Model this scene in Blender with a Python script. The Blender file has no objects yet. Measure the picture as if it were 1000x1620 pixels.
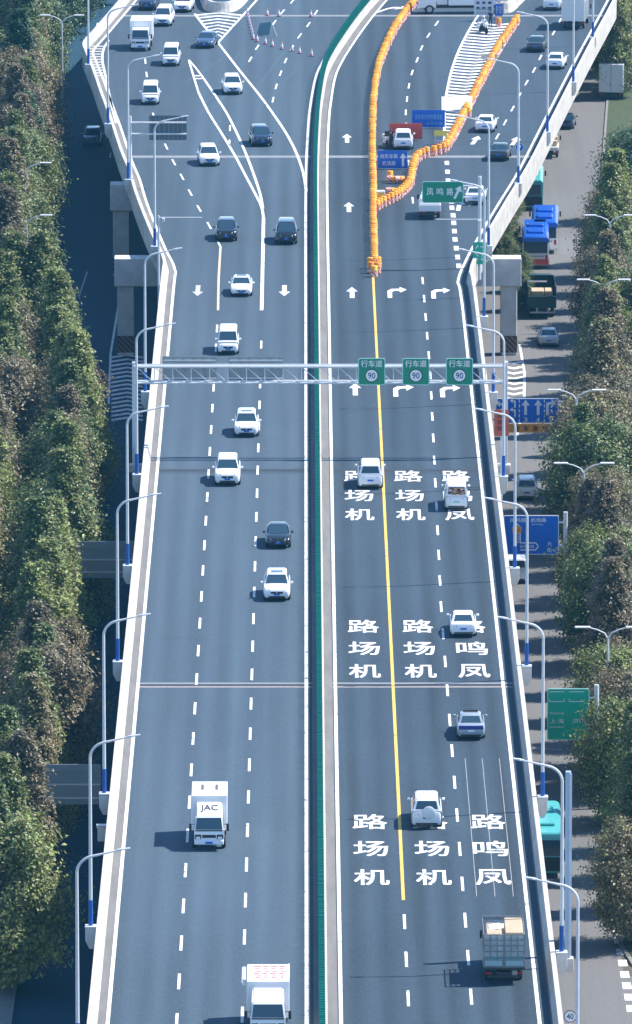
import bpy, bmesh, math, random
from mathutils import Vector, Matrix
from mathutils.geometry import tessellate_polygon
random.seed(7)
SC = bpy.context.scene
COL = SC.collection
R = math.radians

# ------------------------------------------------------------ camera, sky, sun, exposure
DECK = 10.0                                   # height of the viaduct road above the ground
FOCAL = 14810.0                               # focal length in pixels of the 1000 x 1620 frame
PITCH = math.asin(0.1761)
YAW = math.atan(19 / 14810)
CAM = Vector((0, 0, DECK + 121.67))
cd = bpy.data.cameras.new('camera')
cam = bpy.data.objects.new('camera', cd); COL.objects.link(cam)
cam.location = CAM
cam.rotation_euler = (math.pi / 2 - PITCH, 0, -YAW)
cd.sensor_fit = 'VERTICAL'; cd.sensor_height = 24.0
cd.lens = 24.0 * FOCAL / 1620.0
cd.clip_start = 5.0; cd.clip_end = 9000.0
SC.camera = cam

SUN_EL, SUN_AZ = 52.0, 75.0                   # azimuth clockwise from +Y (the far end of the road)
w = bpy.data.worlds.new('World'); SC.world = w; w.use_nodes = True
nt = w.node_tree; bg = nt.nodes['Background']
sky = nt.nodes.new('ShaderNodeTexSky'); sky.sky_type = 'NISHITA'; sky.sun_disc = False
sky.sun_elevation = R(SUN_EL); sky.sun_rotation = R(SUN_AZ)
sky.air_density = 1.0; sky.dust_density = 0.0; sky.ozone_density = 6.0
nt.links.new(sky.outputs[0], bg.inputs[0]); bg.inputs[1].default_value = 0.15
sd = bpy.data.lights.new('sun', 'SUN'); sd.energy = 4.8; sd.angle = R(0.53); sd.color = (1.0, 0.94, 0.86)
sun = bpy.data.objects.new('sun', sd); COL.objects.link(sun)
SDIR = Vector((math.sin(R(SUN_AZ)) * math.cos(R(SUN_EL)), math.cos(R(SUN_AZ)) * math.cos(R(SUN_EL)), math.sin(R(SUN_EL))))
sun.rotation_euler = SDIR.to_track_quat('Z', 'Y').to_euler()
sun.location = (60, 700, 120)
vs = SC.view_settings
vs.view_transform = 'Standard'; vs.look = 'None'; vs.exposure = 0.85; vs.gamma = 1.0; vs.use_curve_mapping = False
cy = SC.cycles
cy.max_bounces = 5; cy.diffuse_bounces = 3; cy.glossy_bounces = 2; cy.transmission_bounces = 3; cy.transparent_max_bounces = 4; cy.volume_bounces = 0
cy.use_adaptive_sampling = True; cy.adaptive_threshold = 0.015; cy.use_denoising = True
cy.caustics_reflective = False; cy.caustics_refractive = False

# ------------------------------------------------------------ surveying: a ray of the camera meets a level plane
FW = Vector((math.sin(YAW) * math.cos(PITCH), math.cos(YAW) * math.cos(PITCH), -math.sin(PITCH)))
RT = Vector((math.cos(YAW), -math.sin(YAW), 0)); UP = RT.cross(FW)
def at(px, py, z=DECK):
    d = FW + RT * ((px - 500) / FOCAL) - UP * ((py - 810) / FOCAL)
    return CAM + d * ((z - CAM.z) / d.z)
def xy(px, py, z=DECK):
    p = at(px, py, z); return (p.x, p.y)

# ------------------------------------------------------------ materials
MATS = {}
def mat(name, col, rough=0.6, metal=0.0, noise=0.0, scale=4.0, coat=0.0, spec=0.5, stretch=None, bump=0.0):
    if name in MATS: return MATS[name]
    m = bpy.data.materials.new(name); m.use_nodes = True
    t = m.node_tree; b = t.nodes['Principled BSDF']
    c = (col[0], col[1], col[2], 1)
    b.inputs['Base Color'].default_value = c
    b.inputs['Roughness'].default_value = rough; b.inputs['Metallic'].default_value = metal
    b.inputs['Coat Weight'].default_value = coat; b.inputs['Specular IOR Level'].default_value = spec
    if noise:
        tc = t.nodes.new('ShaderNodeTexCoord'); n = t.nodes.new('ShaderNodeTexNoise')
        n.inputs['Scale'].default_value = scale; n.inputs['Detail'].default_value = 6; n.inputs['Roughness'].default_value = 0.65
        src = tc.outputs['Object']
        if stretch:
            mp = t.nodes.new('ShaderNodeMapping'); mp.inputs['Scale'].default_value = stretch
            t.links.new(src, mp.inputs[0]); src = mp.outputs[0]
        t.links.new(src, n.inputs['Vector'])
        r = t.nodes.new('ShaderNodeValToRGB')
        r.color_ramp.elements[0].position = 0.3; r.color_ramp.elements[1].position = 0.7
        r.color_ramp.elements[0].color = tuple(x * (1 - noise) for x in c[:3]) + (1,)
        r.color_ramp.elements[1].color = tuple(min(1, x * (1 + noise)) for x in c[:3]) + (1,)
        t.links.new(n.outputs['Fac'], r.inputs[0]); t.links.new(r.outputs[0], b.inputs['Base Color'])
        if bump:
            bp = t.nodes.new('ShaderNodeBump'); bp.inputs['Strength'].default_value = bump
            t.links.new(n.outputs['Fac'], bp.inputs['Height']); t.links.new(bp.outputs[0], b.inputs['Normal'])
    MATS[name] = m
    return m

def asphalt(name, base, wear, lanes, lo, hi):
    """worn asphalt: grain, long streaks along the driving direction and polished wheel tracks at given x positions"""
    m = bpy.data.materials.new(name); m.use_nodes = True; MATS[name] = m
    t = m.node_tree; L = t.links.new; b = t.nodes['Principled BSDF']; b.inputs['Roughness'].default_value = 0.85
    b.inputs['Specular IOR Level'].default_value = 0.25
    tc = t.nodes.new('ShaderNodeTexCoord')
    def noise(sc, detail, st=None):
        n = t.nodes.new('ShaderNodeTexNoise'); n.inputs['Scale'].default_value = sc; n.inputs['Detail'].default_value = detail
        n.inputs['Roughness'].default_value = 0.6
        src = tc.outputs['Object']
        if st:
            mp = t.nodes.new('ShaderNodeMapping'); mp.inputs['Scale'].default_value = st; L(src, mp.inputs[0]); src = mp.outputs[0]
        L(src, n.inputs['Vector']); return n.outputs['Fac']
    def math_(op, a, c=None):
        n = t.nodes.new('ShaderNodeMath'); n.operation = op
        for i, v in enumerate((a, c)):
            if v is None: continue
            if isinstance(v, (int, float)): n.inputs[i].default_value = v
            else: L(v, n.inputs[i])
        return n.outputs[0]
    grain = noise(1.0, 3, (5.5, 1.1, 1))
    fine = noise(1.0, 2, (14.0, 2.6, 1))
    streak = noise(1.0, 5, (0.9, 0.012, 1))
    patch = noise(0.05, 5, (1, 0.35, 1))
    sx = t.nodes.new('ShaderNodeSeparateXYZ'); L(tc.outputs['Object'], sx.inputs[0])
    tracks = None
    for x in lanes:
        d = math_('SUBTRACT', sx.outputs[0], x); d = math_('MULTIPLY', d, d); d = math_('MULTIPLY', d, -3.0)
        g = math_('EXPONENT', d)
        tracks = g if tracks is None else math_('ADD', tracks, g)
    v = math_('MULTIPLY', grain, 0.46)
    v = math_('ADD', v, math_('MULTIPLY', fine, 0.62))
    v = math_('ADD', v, math_('MULTIPLY', streak, 0.60))
    v = math_('ADD', v, math_('MULTIPLY', patch, 0.50))
    if tracks is not None: v = math_('ADD', v, math_('MULTIPLY', tracks, wear))
    rp = t.nodes.new('ShaderNodeMapRange'); rp.inputs['From Min'].default_value = 0.74; rp.inputs['From Max'].default_value = 1.40; rp.clamp = False
    rp.inputs['To Min'].default_value = lo; rp.inputs['To Max'].default_value = hi
    L(v, rp.inputs['Value'])
    mx = t.nodes.new('ShaderNodeVectorMath'); mx.operation = 'SCALE'; mx.inputs[0].default_value = base
    L(rp.outputs[0], mx.inputs['Scale']); L(mx.outputs[0], b.inputs['Base Color'])
    return m

def leaf_mat(name, cols, rnd):
    m = bpy.data.materials.new(name); m.use_nodes = True; MATS[name] = m
    t = m.node_tree; L = t.links.new
    b = t.nodes['Principled BSDF']; out = t.nodes['Material Output']
    b.inputs['Roughness'].default_value = 0.45; b.inputs['Specular IOR Level'].default_value = 0.5
    g = t.nodes.new('ShaderNodeNewGeometry'); oi = t.nodes.new('ShaderNodeObjectInfo')
    tc = t.nodes.new('ShaderNodeTexCoord'); n = t.nodes.new('ShaderNodeTexNoise'); n.inputs['Scale'].default_value = 0.55; n.inputs['Detail'].default_value = 2
    ad = t.nodes.new('ShaderNodeVectorMath'); ad.operation = 'ADD'
    L(tc.outputs['Object'], ad.inputs[0]); L(oi.outputs['Location'], ad.inputs[1]); L(ad.outputs[0], n.inputs['Vector'])
    s = t.nodes.new('ShaderNodeMath'); s.operation = 'MULTIPLY_ADD'; s.inputs[1].default_value = 0.62
    L(g.outputs['Random Per Island'], s.inputs[0])
    s2 = t.nodes.new('ShaderNodeMath'); s2.operation = 'MULTIPLY_ADD'; s2.inputs[1].default_value = 0.9; s2.inputs[2].default_value = -0.42
    L(n.outputs['Fac'], s2.inputs[0]); L(s2.outputs[0], s.inputs[2])
    s3 = t.nodes.new('ShaderNodeMath'); s3.operation = 'MULTIPLY_ADD'; s3.inputs[1].default_value = rnd
    L(oi.outputs['Random'], s3.inputs[0]); L(s.outputs[0], s3.inputs[2])
    r = t.nodes.new('ShaderNodeValToRGB'); e = r.color_ramp.elements
    while len(e) < len(cols): e.new(0.5)
    for i, c in enumerate(cols):
        e[i].position = i / (len(cols) - 1); e[i].color = (*c, 1)
    L(s3.outputs[0], r.inputs[0]); L(r.outputs[0], b.inputs['Base Color'])
    tr = t.nodes.new('ShaderNodeBsdfTranslucent'); L(r.outputs[0], tr.inputs[0])
    mx = t.nodes.new('ShaderNodeMixShader'); mx.inputs[0].default_value = 0.30
    L(b.outputs[0], mx.inputs[1]); L(tr.outputs[0], mx.inputs[2]); L(mx.outputs[0], out.inputs[0])
    return m

def glass_mat():
    m = mat('vehicle_glass', (0.028, 0.062, 0.092), 0.10, coat=0.0, spec=0.6); return m  # blue base colour stands in for the reflected sky

def worn_paint(name, col, under, amount, scale):
    """road paint with chips and scuffs where the asphalt shows through"""
    m = bpy.data.materials.new(name); m.use_nodes = True; MATS[name] = m; t = m.node_tree; b = t.nodes['Principled BSDF']; b.inputs['Roughness'].default_value = 0.75
    tc = t.nodes.new('ShaderNodeTexCoord'); mp = t.nodes.new('ShaderNodeMapping'); mp.inputs['Scale'].default_value = (1, 0.4, 1)
    oi = t.nodes.new('ShaderNodeObjectInfo'); ad = t.nodes.new('ShaderNodeVectorMath'); ad.operation = 'ADD'
    n = t.nodes.new('ShaderNodeTexNoise'); n.inputs['Scale'].default_value = scale; n.inputs['Detail'].default_value = 8; n.inputs['Roughness'].default_value = 0.7
    t.links.new(tc.outputs['Object'], ad.inputs[0]); t.links.new(oi.outputs['Location'], ad.inputs[1]); t.links.new(ad.outputs[0], mp.inputs[0]); t.links.new(mp.outputs[0], n.inputs['Vector'])
    r = t.nodes.new('ShaderNodeValToRGB'); e = r.color_ramp.elements
    e[0].position = amount; e[0].color = (*under, 1); e[1].position = amount + 0.07; e[1].color = tuple(x*0.80 for x in col) + (1,); q = e.new(0.62); q.color = (*col, 1)
    t.links.new(n.outputs['Fac'], r.inputs[0]); t.links.new(r.outputs[0], b.inputs['Base Color']); return m
WHITE_PAINT = worn_paint('road_paint_white', (0.78, 0.78, 0.76), (0.14, 0.17, 0.20), 0.355, 2.0)
FADED_PAINT = mat('road_paint_faded', (0.40, 0.40, 0.40), 0.8, noise=0.22, scale=2.5)
CREAM_PAINT = mat('road_paint_cream', (0.56, 0.43, 0.30), 0.8, noise=0.15, scale=3)
YELLOW_PAINT = worn_paint('road_paint_yellow', (0.80, 0.50, 0.09), (0.20, 0.18, 0.14), 0.33, 1.6)
CONC = mat('concrete', (0.56, 0.55, 0.53), 0.9, noise=0.16, scale=0.9, bump=0.05)
CONC_L = mat('concrete_pale', (0.46, 0.435, 0.395), 0.85, noise=0.22, scale=0.9, stretch=(1, 0.6, 1))
CONC_S = mat('concrete_shoulder', (0.150, 0.147, 0.143), 0.9, noise=0.20, scale=1.2, stretch=(1, 0.12, 1))
STEEL = mat('galvanised_steel', (0.62, 0.65, 0.68), 0.45, 0.25, noise=0.06, scale=3)
POLE_W = mat('pole_white', (0.60, 0.62, 0.64), 0.45, noise=0.10, scale=1.5)
POLE_BLUE = mat('pole_blue', (0.006, 0.085, 0.36), 0.45)
DARK = mat('black_plastic', (0.014, 0.015, 0.017), 0.5)
RUBBER = mat('tyre_rubber', (0.018, 0.018, 0.02), 0.85)
RIM = mat('alloy_rim', (0.42, 0.43, 0.45), 0.35, 0.7)
GLASS = glass_mat()
LAMP_W = mat('headlight_lens', (0.40, 0.45, 0.50), 0.10)
LAMP_R = mat('tail_light_lens', (0.42, 0.015, 0.02), 0.2)
PLATE_B = mat('plate_blue', (0.02, 0.13, 0.55), 0.4)
PLATE_G = mat('plate_green', (0.25, 0.60, 0.42), 0.4)
SIGN_G = mat('sign_green', (0.0, 0.25, 0.14), 0.4, noise=0.05, scale=1.5)
SIGN_GB = mat('sign_green_bright', (0.0, 0.40, 0.24), 0.4, noise=0.05, scale=1.5)
SIGN_B = mat('sign_blue', (0.004, 0.125, 0.56), 0.4, noise=0.05, scale=1.5)
SIGN_W = mat('sign_white', (0.80, 0.81, 0.82), 0.4)
SIGN_R = mat('sign_red', (0.62, 0.07, 0.05), 0.45)
SIGN_RB = mat('sign_rust_red', (0.55, 0.10, 0.05), 0.5, noise=0.12, scale=3)
SIGN_O = mat('sign_orange', (0.85, 0.33, 0.03), 0.45)
SIGN_Y = mat('sign_yellow', (0.88, 0.66, 0.12), 0.45)
SIGN_K = mat('sign_black', (0.015, 0.015, 0.016), 0.5)
SIGN_BACK = mat('sign_back_grey', (0.27, 0.31, 0.34), 0.5, 0.3, noise=0.08, scale=2)
ORANGE = mat('barrel_orange', (0.84, 0.34, 0.016), 0.65, noise=0.12, scale=3)
ORANGE_Y = mat('barrel_orange_faded', (0.88, 0.44, 0.05), 0.7, noise=0.15, scale=3)
ORANGE_R = mat('barrel_orange_deep', (0.78, 0.25, 0.02), 0.6, noise=0.15, scale=3)
PLATE_GREEN = mat('glare_plate_green', (0.0, 0.23, 0.17), 0.45)

# ------------------------------------------------------------ mesh helpers
class MB:
    def __init__(s): s.v = []; s.f = []
    def add(s, vs, fs):
        o = len(s.v); s.v += [tuple(x) for x in vs]; s.f += [tuple(i + o for i in f) for f in fs]; return s
    def box(s, x0, x1, y0, y1, z0, z1):
        return s.add([(x0,y0,z0),(x1,y0,z0),(x1,y1,z0),(x0,y1,z0),(x0,y0,z1),(x1,y0,z1),(x1,y1,z1),(x0,y1,z1)],
                     [(0,3,2,1),(4,5,6,7),(0,1,5,4),(1,2,6,5),(2,3,7,6),(3,0,4,7)])
    def bar(s, a, b, wd, ht=None):
        a = Vector(a); b = Vector(b); d = (b - a).normalized(); ht = ht or wd
        u = Vector((0,0,1)) if abs(d.z) < 0.9 else Vector((0,1,0))
        r = d.cross(u).normalized(); u = r.cross(d)
        p = []
        for q in (a, b):
            for i, j in ((-1,-1),(1,-1),(1,1),(-1,1)): p.append(q + r*(i*wd/2) + u*(j*ht/2))
        return s.add(p, [(0,1,2,3),(7,6,5,4),(0,4,5,1),(1,5,6,2),(2,6,7,3),(3,7,4,0)])
    def tube(s, pts, rad, n=8, cap=True):
        pts = [Vector(p) for p in pts]
        rr = rad if isinstance(rad, (list, tuple)) else [rad]*len(pts)
        o = len(s.v); prev = None
        for i, p in enumerate(pts):
            d = (pts[min(i+1,len(pts)-1)] - pts[max(i-1,0)]).normalized()
            if prev is None:
                r = d.orthogonal().normalized()
            else:
                r = (prev - d*prev.dot(d)).normalized()
            prev = r; u = d.cross(r)
            for k in range(n):
                a = 2*math.pi*k/n
                s.v.append(tuple(p + (r*math.cos(a) + u*math.sin(a))*rr[i]))
        for i in range(len(pts)-1):
            for k in range(n):
                s.f.append((o+i*n+k, o+i*n+(k+1)%n, o+(i+1)*n+(k+1)%n, o+(i+1)*n+k))
        if cap:
            s.f.append(tuple(o+k for k in reversed(range(n)))); s.f.append(tuple(o+(len(pts)-1)*n+k for k in range(n)))
        return s
    def lathe(s, prof, n=12, c=(0,0,0)):
        o = len(s.v)
        for r, z in prof:
            for k in range(n):
                a = 2*math.pi*k/n; s.v.append((c[0]+r*math.cos(a), c[1]+r*math.sin(a), c[2]+z))
        for i in range(len(prof)-1):
            for k in range(n): s.f.append((o+i*n+k, o+i*n+(k+1)%n, o+(i+1)*n+(k+1)%n, o+(i+1)*n+k))
        s.f.append(tuple(o+k for k in reversed(range(n)))); s.f.append(tuple(o+(len(prof)-1)*n+k for k in range(n)))
        return s
    def loft(s, rings, cap=True):
        o = len(s.v); n = len(rings[0])
        for r in rings: s.v += [tuple(p) for p in r]
        for i in range(len(rings)-1):
            for k in range(n): s.f.append((o+i*n+k, o+i*n+(k+1)%n, o+(i+1)*n+(k+1)%n, o+(i+1)*n+k))
        if cap:
            s.f.append(tuple(o+k for k in reversed(range(n)))); s.f.append(tuple(o+(len(rings)-1)*n+k for k in range(n)))
        return s
    def prism(s, poly, z0, z1):
        o = len(s.v); n = len(poly)
        s.v += [(p[0], p[1], z0) for p in poly] + [(p[0], p[1], z1) for p in poly]
        tri = tessellate_polygon([[Vector((p[0], p[1], 0)) for p in poly]])
        for a, b, c in tri:
            pa, pb, pc = poly[a], poly[b], poly[c]
            if (pb[0]-pa[0])*(pc[1]-pa[1]) - (pb[1]-pa[1])*(pc[0]-pa[0]) < 0: b, c = c, b
            s.f.append((o+n+a, o+n+b, o+n+c)); s.f.append((o+a, o+c, o+b))
        ar = sum(poly[i][0]*poly[(i+1)%n][1] - poly[(i+1)%n][0]*poly[i][1] for i in range(n))
        for i in range(n):
            j = (i+1) % n
            s.f.append((o+i, o+j, o+n+j, o+n+i) if ar > 0 else (o+j, o+i, o+n+i, o+n+j))
        return s
    def mesh(s, name, bevel=0.0, seg=2, smooth=0.0):
        me = bpy.data.meshes.new(name); me.from_pydata(s.v, [], s.f)
        if bevel:
            bm = bmesh.new(); bm.from_mesh(me); bmesh.ops.recalc_face_normals(bm, faces=bm.faces)
            ed = [e for e in bm.edges if len(e.link_faces) == 2 and e.calc_face_angle(0) > 0.35]
            bmesh.ops.bevel(bm, geom=ed, offset=bevel, segments=seg, affect='EDGES', clamp_overlap=True)
            bm.to_mesh(me); bm.free()
        me.materials.append(None)
        if smooth:
            me.polygons.foreach_set('use_smooth', [True]*len(me.polygons)); me.set_sharp_from_angle(angle=R(smooth))
        me.update(); return me

def link(name, me, m, parent=None, loc=None, rz=None, rot=None, scale=None):
    o = bpy.data.objects.new(name, me); COL.objects.link(o)
    o.material_slots[0].link = 'OBJECT'; o.material_slots[0].material = m
    if parent is not None: o.parent = parent
    if loc is not None: o.location = loc
    if rot is not None: o.rotation_euler = rot
    elif rz is not None: o.rotation_euler = (0, 0, rz)
    if scale is not None: o.scale = scale
    return o
def thing(name, label, cat, loc=(0,0,0), rz=0.0, group=None):
    o = bpy.data.objects.new(name, None); COL.objects.link(o)
    o.location = loc; o.rotation_euler = (0,0,rz); o.empty_display_size = 0.3
    return tag(o, label, cat, group)
def tag(o, label, cat, group=None):
    o['label'] = label; o['category'] = cat
    if group: o['group'] = group
    return o
ORD = ['nearest','second','third','fourth','fifth','sixth','seventh','eighth','ninth','tenth','eleventh','twelfth','thirteenth','fourteenth','fifteenth','sixteenth','seventeenth','eighteenth','nineteenth']
def nth(i):
    if i < len(ORD): return ORD[i]
    n = i+1; return '%d%s' % (n, 'th' if 10 < n % 100 < 14 else {1:'st',2:'nd',3:'rd'}.get(n % 10, 'th'))
def struct(o): o['kind'] = 'structure'; return o
def dup(root, loc, rz=None, label=None):
    def cp(o, par):
        c = o.copy(); COL.objects.link(c)
        if par is not None: c.parent = par
        for ch in o.children: cp(ch, c)
        return c
    r = cp(root, None); r.location = loc
    if rz is not None: r.rotation_euler = (0,0,rz)
    if label: r['label'] = label
    return r

def smooth_path(p, sub=6):
    out = []; n = len(p)
    for i in range(n-1):
        p0 = Vector(p[max(i-1,0)]).to_2d(); p1 = Vector(p[i]).to_2d(); p2 = Vector(p[i+1]).to_2d(); p3 = Vector(p[min(i+2,n-1)]).to_2d()
        for k in range(sub):
            t = k/sub
            out.append(0.5*((2*p1)+(p2-p0)*t+(2*p0-5*p1+4*p2-p3)*t*t+(3*p1-p0-3*p2+p3)*t**3))
    out.append(Vector(p[-1]).to_2d()); return [(q.x, q.y) for q in out]
def offset_path(p, d):
    """shift to the right-hand side of travel by d"""
    out = []
    for i in range(len(p)):
        a = Vector(p[max(i-1,0)]); b = Vector(p[min(i+1,len(p)-1)]); t = (b-a).normalized()
        out.append((p[i][0]+t.y*d, p[i][1]-t.x*d))
    return out
def sweep(prof, path):
    """prof: (right offset, z) closed loop"""
    rings = []
    for i in range(len(path)):
        a = Vector(path[max(i-1,0)]); b = Vector(path[min(i+1,len(path)-1)]); t = (b-a).normalized()
        rings.append([(path[i][0]+t.y*d, path[i][1]-t.x*d, z) for d, z in prof])
    return MB().loft(rings)
def ribbon(path, width, z, mb=None):
    mb = mb or MB()
    l = offset_path(path, -width/2); r = offset_path(path, width/2)
    o = len(mb.v); n = len(path)
    mb.v += [(p[0],p[1],z) for p in l] + [(p[0],p[1],z) for p in r]
    for i in range(n-1): mb.f.append((o+i, o+n+i, o+n+i+1, o+i+1))
    return mb
def at_len(path, s):
    for i in range(len(path)-1):
        a = Vector(path[i]); b = Vector(path[i+1]); l = (b-a).length
        if s <= l: return a+(b-a)*(s/l), (b-a)/l
        s -= l
    return None, None
def path_len(path): return sum((Vector(path[i+1])-Vector(path[i])).length for i in range(len(path)-1))

# ------------------------------------------------------------ lettering (Blender's own font)
TXT = {}
def text_mesh(body, bold=0.02):
    k = (body, bold)
    if k not in TXT:
        c = bpy.data.curves.new('lettering', 'FONT'); c.body = body; c.offset = bold; c.resolution_u = 3
        o = bpy.data.objects.new('lettering', c)
        me = o.to_mesh(); vs = [v.co.copy() for v in me.vertices]; fs = [tuple(p.vertices) for p in me.polygons]
        o.to_mesh_clear(); bpy.data.objects.remove(o); bpy.data.curves.remove(c)
        x0 = min(v.x for v in vs); x1 = max(v.x for v in vs); y0 = min(v.y for v in vs); y1 = max(v.y for v in vs)
        TXT[k] = ([((v.x-x0)/(x1-x0)-0.5, (v.y-y0)/(y1-y0)-0.5) for v in vs], fs)
    return TXT[k]
def road_text(name, body, wd, ln, loc, parent, m=WHITE_PAINT):
    """heavy strokes: the glyph laid five times, shifted by a few centimetres, each layer 1.5 mm up"""
    if (name, body, wd, ln) not in TXT:
        vs, fs = text_mesh(body, 0.0); mb = MB()
        for k, (dx, dy) in enumerate(((-.015,-.010),(.015,-.010),(-.015,.010),(.015,.010),(0,0))):
            mb.add([((x*.94+dx)*wd, (y*.96+dy)*ln, k*.0015) for x, y in vs], fs)
        TXT[(name, body, wd, ln)] = mb.mesh(name)
    return link(name, TXT[(name, body, wd, ln)], m, parent, loc)
def sign_text(body, wd, ht, x, z, y, m, parent, bold=0.02, name='lettering'):
    """lettering on a board that faces -Y in its parent's frame"""
    vs, fs = text_mesh(body, 0.0); mb = MB(); n = len(body); e = bold*0.55/max(1, n)
    for k, (dx, dz) in enumerate(((-e,-bold*.4),(e,-bold*.4),(-e,bold*.4),(e,bold*.4)) if bold else ((0,0),)):
        mb.add([((a+dx)*wd + x, y - k*.002, (b+dz)*ht + z) for a, b in vs], fs)
    return link(name, mb.mesh(name), m, parent)
def board(name, wd, ht, x, z, y, m, parent, th=0.05, border=None, rad=0.08):
    """board facing -Y, its face at y"""
    def rr(w_, h_, r_):
        p = []
        for cx, cz, a0 in ((w_/2-r_, h_/2-r_, 0), (-w_/2+r_, h_/2-r_, 90), (-w_/2+r_, -h_/2+r_, 180), (w_/2-r_, -h_/2+r_, 270)):
            for k in range(4): a = R(a0+30*k); p.append((cx+r_*math.cos(a), cz+r_*math.sin(a)))
        return p
    def pm(poly, y0, y1):
        me = MB().prism(poly, 0, 1); v = [(p[0]+x, y1+(y0-y1)*p[2], p[1]+z) for p in me.v]
        q = MB(); q.v = v; q.f = [tuple(reversed(f)) for f in me.f]; q.f = me.f; return q
    b = link(name, pm(rr(wd, ht, rad), y, y+th).mesh(name), border if border else m, parent)
    if border:
        link('board_face', pm(rr(wd-0.12, ht-0.12, rad), y-0.012, y+0.01).mesh('board_face'), m, b)
    return b
def flat_poly(polys, y, m, parent, name, ox=0.0, oz=0.0):
    """flat print facing -Y: list of polygons in (x, z)"""
    mb = MB()
    for p in polys:
        o = len(mb.v); mb.v += [(a+ox, y, c+oz) for a, c in p]
        for t in tessellate_polygon([[Vector((a, c, 0)) for a, c in p]]): mb.f.append(tuple(o+i for i in t))
    return link(name, mb.mesh(name), m, parent)
# ============================================================ the setting
ASPH_L = asphalt('asphalt_worn', (0.045, 0.070, 0.095), 0.20, (-10.1,-8.4,-6.3,-4.5,-2.6,-0.8), 0.62, 1.38)
ASPH_R = asphalt('asphalt_dark', (0.038, 0.061, 0.085), -0.22, (3.1,4.9,6.9,8.6,10.7,12.4), 0.60, 1.40)
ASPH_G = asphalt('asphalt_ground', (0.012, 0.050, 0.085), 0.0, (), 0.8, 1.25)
ROAD_G = asphalt('concrete_road', (0.145, 0.143, 0.142), 0.0, (), 0.80, 1.18)
SOIL = mat('soil_verge', (0.085, 0.085, 0.060), 0.95, noise=0.35, scale=0.4)
GRASS = mat('grass_verge', (0.045, 0.065, 0.022), 0.9, noise=0.4, scale=1.5)
PAVE = mat('pavement_slab', (0.20, 0.195, 0.185), 0.9, noise=0.15, scale=1.0)

g = struct(link('ground', MB().add([(-3000,-600,0),(3000,-600,0),(3000,6000,0),(-3000,6000,0)], [(0,1,2,3)]).mesh('ground'), SOIL))
def sheet(name, poly, z, m, parent=None):
    mb = MB(); mb.v = [(p[0], p[1], z) for p in poly]
    for a, b, c in tessellate_polygon([[Vector((p[0], p[1], 0)) for p in poly]]):
        pa, pb, pc = poly[a], poly[b], poly[c]
        if (pb[0]-pa[0])*(pc[1]-pa[1]) - (pb[1]-pa[1])*(pc[0]-pa[0]) < 0: b, c = c, b
        mb.f.append((a, b, c))
    return link(name, mb.mesh(name), m, parent)

# service roads on the ground either side of the viaduct
def lx(y): return -17.9 if y < 750 else -17.9 - (y-750)*0.045      # kerb line left
def interp(tab, y):
    for (a, p), (c, q) in zip(tab[:-1], tab[1:]):
        if y <= c: return p + (q-p)*(y-a)/(c-a)
    return tab[-1][1]
def tx(y): return interp(((380,20.6),(560,21.0),(620,21.7),(680,22.6),(740,23.7),(780,25.4),(850,28.0),(880,29.2),(950,31.4),(1050,36.6),(1500,58.0)), y)   # tree row right
def rx(y): return tx(y) - 1.3                                      # kerb line right
ys = [380, 450, 520, 600, 700, 770, 820, 900, 1000, 1150, 1500]
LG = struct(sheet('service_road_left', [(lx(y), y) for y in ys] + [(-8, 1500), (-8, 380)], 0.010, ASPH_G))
RG = struct(sheet('service_road_right', [(8, 380)] + [(rx(y), y) for y in ys] + [(8, 1500)], 0.010, ROAD_G))
ysr = [571, 574, 580] + [y for y in ys if y > 590]
rq = lambda y: rx(y) + (1.8 if y == 571 else .7 if y == 574 else 0.0)
struct(sheet('road_junction', [(rx(y)-.3, y) for y in (380,450,520,571)] + [(48,571),(48,380)], 0.016, ROAD_G))
struct(sheet('side_road', [(rx(y)+4.6, y) for y in ys] + [(rx(y)+16, y) for y in reversed(ys)], 0.010, ROAD_G))
lk = [(lx(y)-0.12, y) for y in ys]; rk = [(rx(571)+4.4, 570.8)]+[(rq(y)+0.12, y) for y in ysr]
struct(link('kerb_left', sweep([(-0.12,0.002),(-0.12,0.15),(0.12,0.15),(0.12,0.002)], lk).mesh('kerb_left'), PAVE))
struct(link('kerb_right', sweep([(-0.12,0.002),(-0.12,0.15),(0.12,0.15),(0.12,0.002)], rk).mesh('kerb_right'), PAVE))
struct(sheet('pavement_left', [(lx(y)-2.0, y) for y in ys] + [(lx(y)-0.25, y) for y in reversed(ys)], 0.13, PAVE))
struct(sheet('grass_strip', [(rq(y)+0.25, y) for y in ysr] + [(rx(y)+4.4, y) for y in reversed(ysr)], 0.12, GRASS))

# ---- outline of the viaduct
PL = [(-12.2, 440), (-12.2, 560), (-12.2, 690), (-12.2, 785)] + [xy(*p, DECK+0.95) for p in
     ((257,410),(243,379),(229,346),(213,304),(202,267),(190,238),(172.6,185),(158,145),(146,110),(135,82),(131,66),(148,46),(186,2),(222,-40),(262,-85))]
PL = smooth_path(PL, 4)
PR = [(14.55, 440), (14.55, 560), (14.55, 690), (14.55, 780)] + [(xy(*p, DECK+0.95)[0]+0.3, xy(*p, DECK+0.95)[1]) for p in
     ((742,428),(755,394),(771,364),(803,310),(836,256),(870,189),(910,110),(935,62),(958,20),(990,-40),(1015,-85))]
PR = smooth_path(PR, 4)
PM = [(1.12, 440), (1.12, 600), (1.12, 760), (1.14, 850)] + [(xy(*p)[0]-0.30, xy(*p)[1]) for p in
     ((509,200),(513,160),(520,122),(530,99),(544,76),(561,51),(580,26),(604,-2),(640,-40),(690,-85))]
PM = smooth_path(PM, 5)
NL = smooth_path([xy(*p) for p in ((300,-85),(316,-30),(322,4),(330,17),(350,20),(372,16),(392,-4),(420,-40),(450,-85))], 4)   # left gore nose
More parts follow.
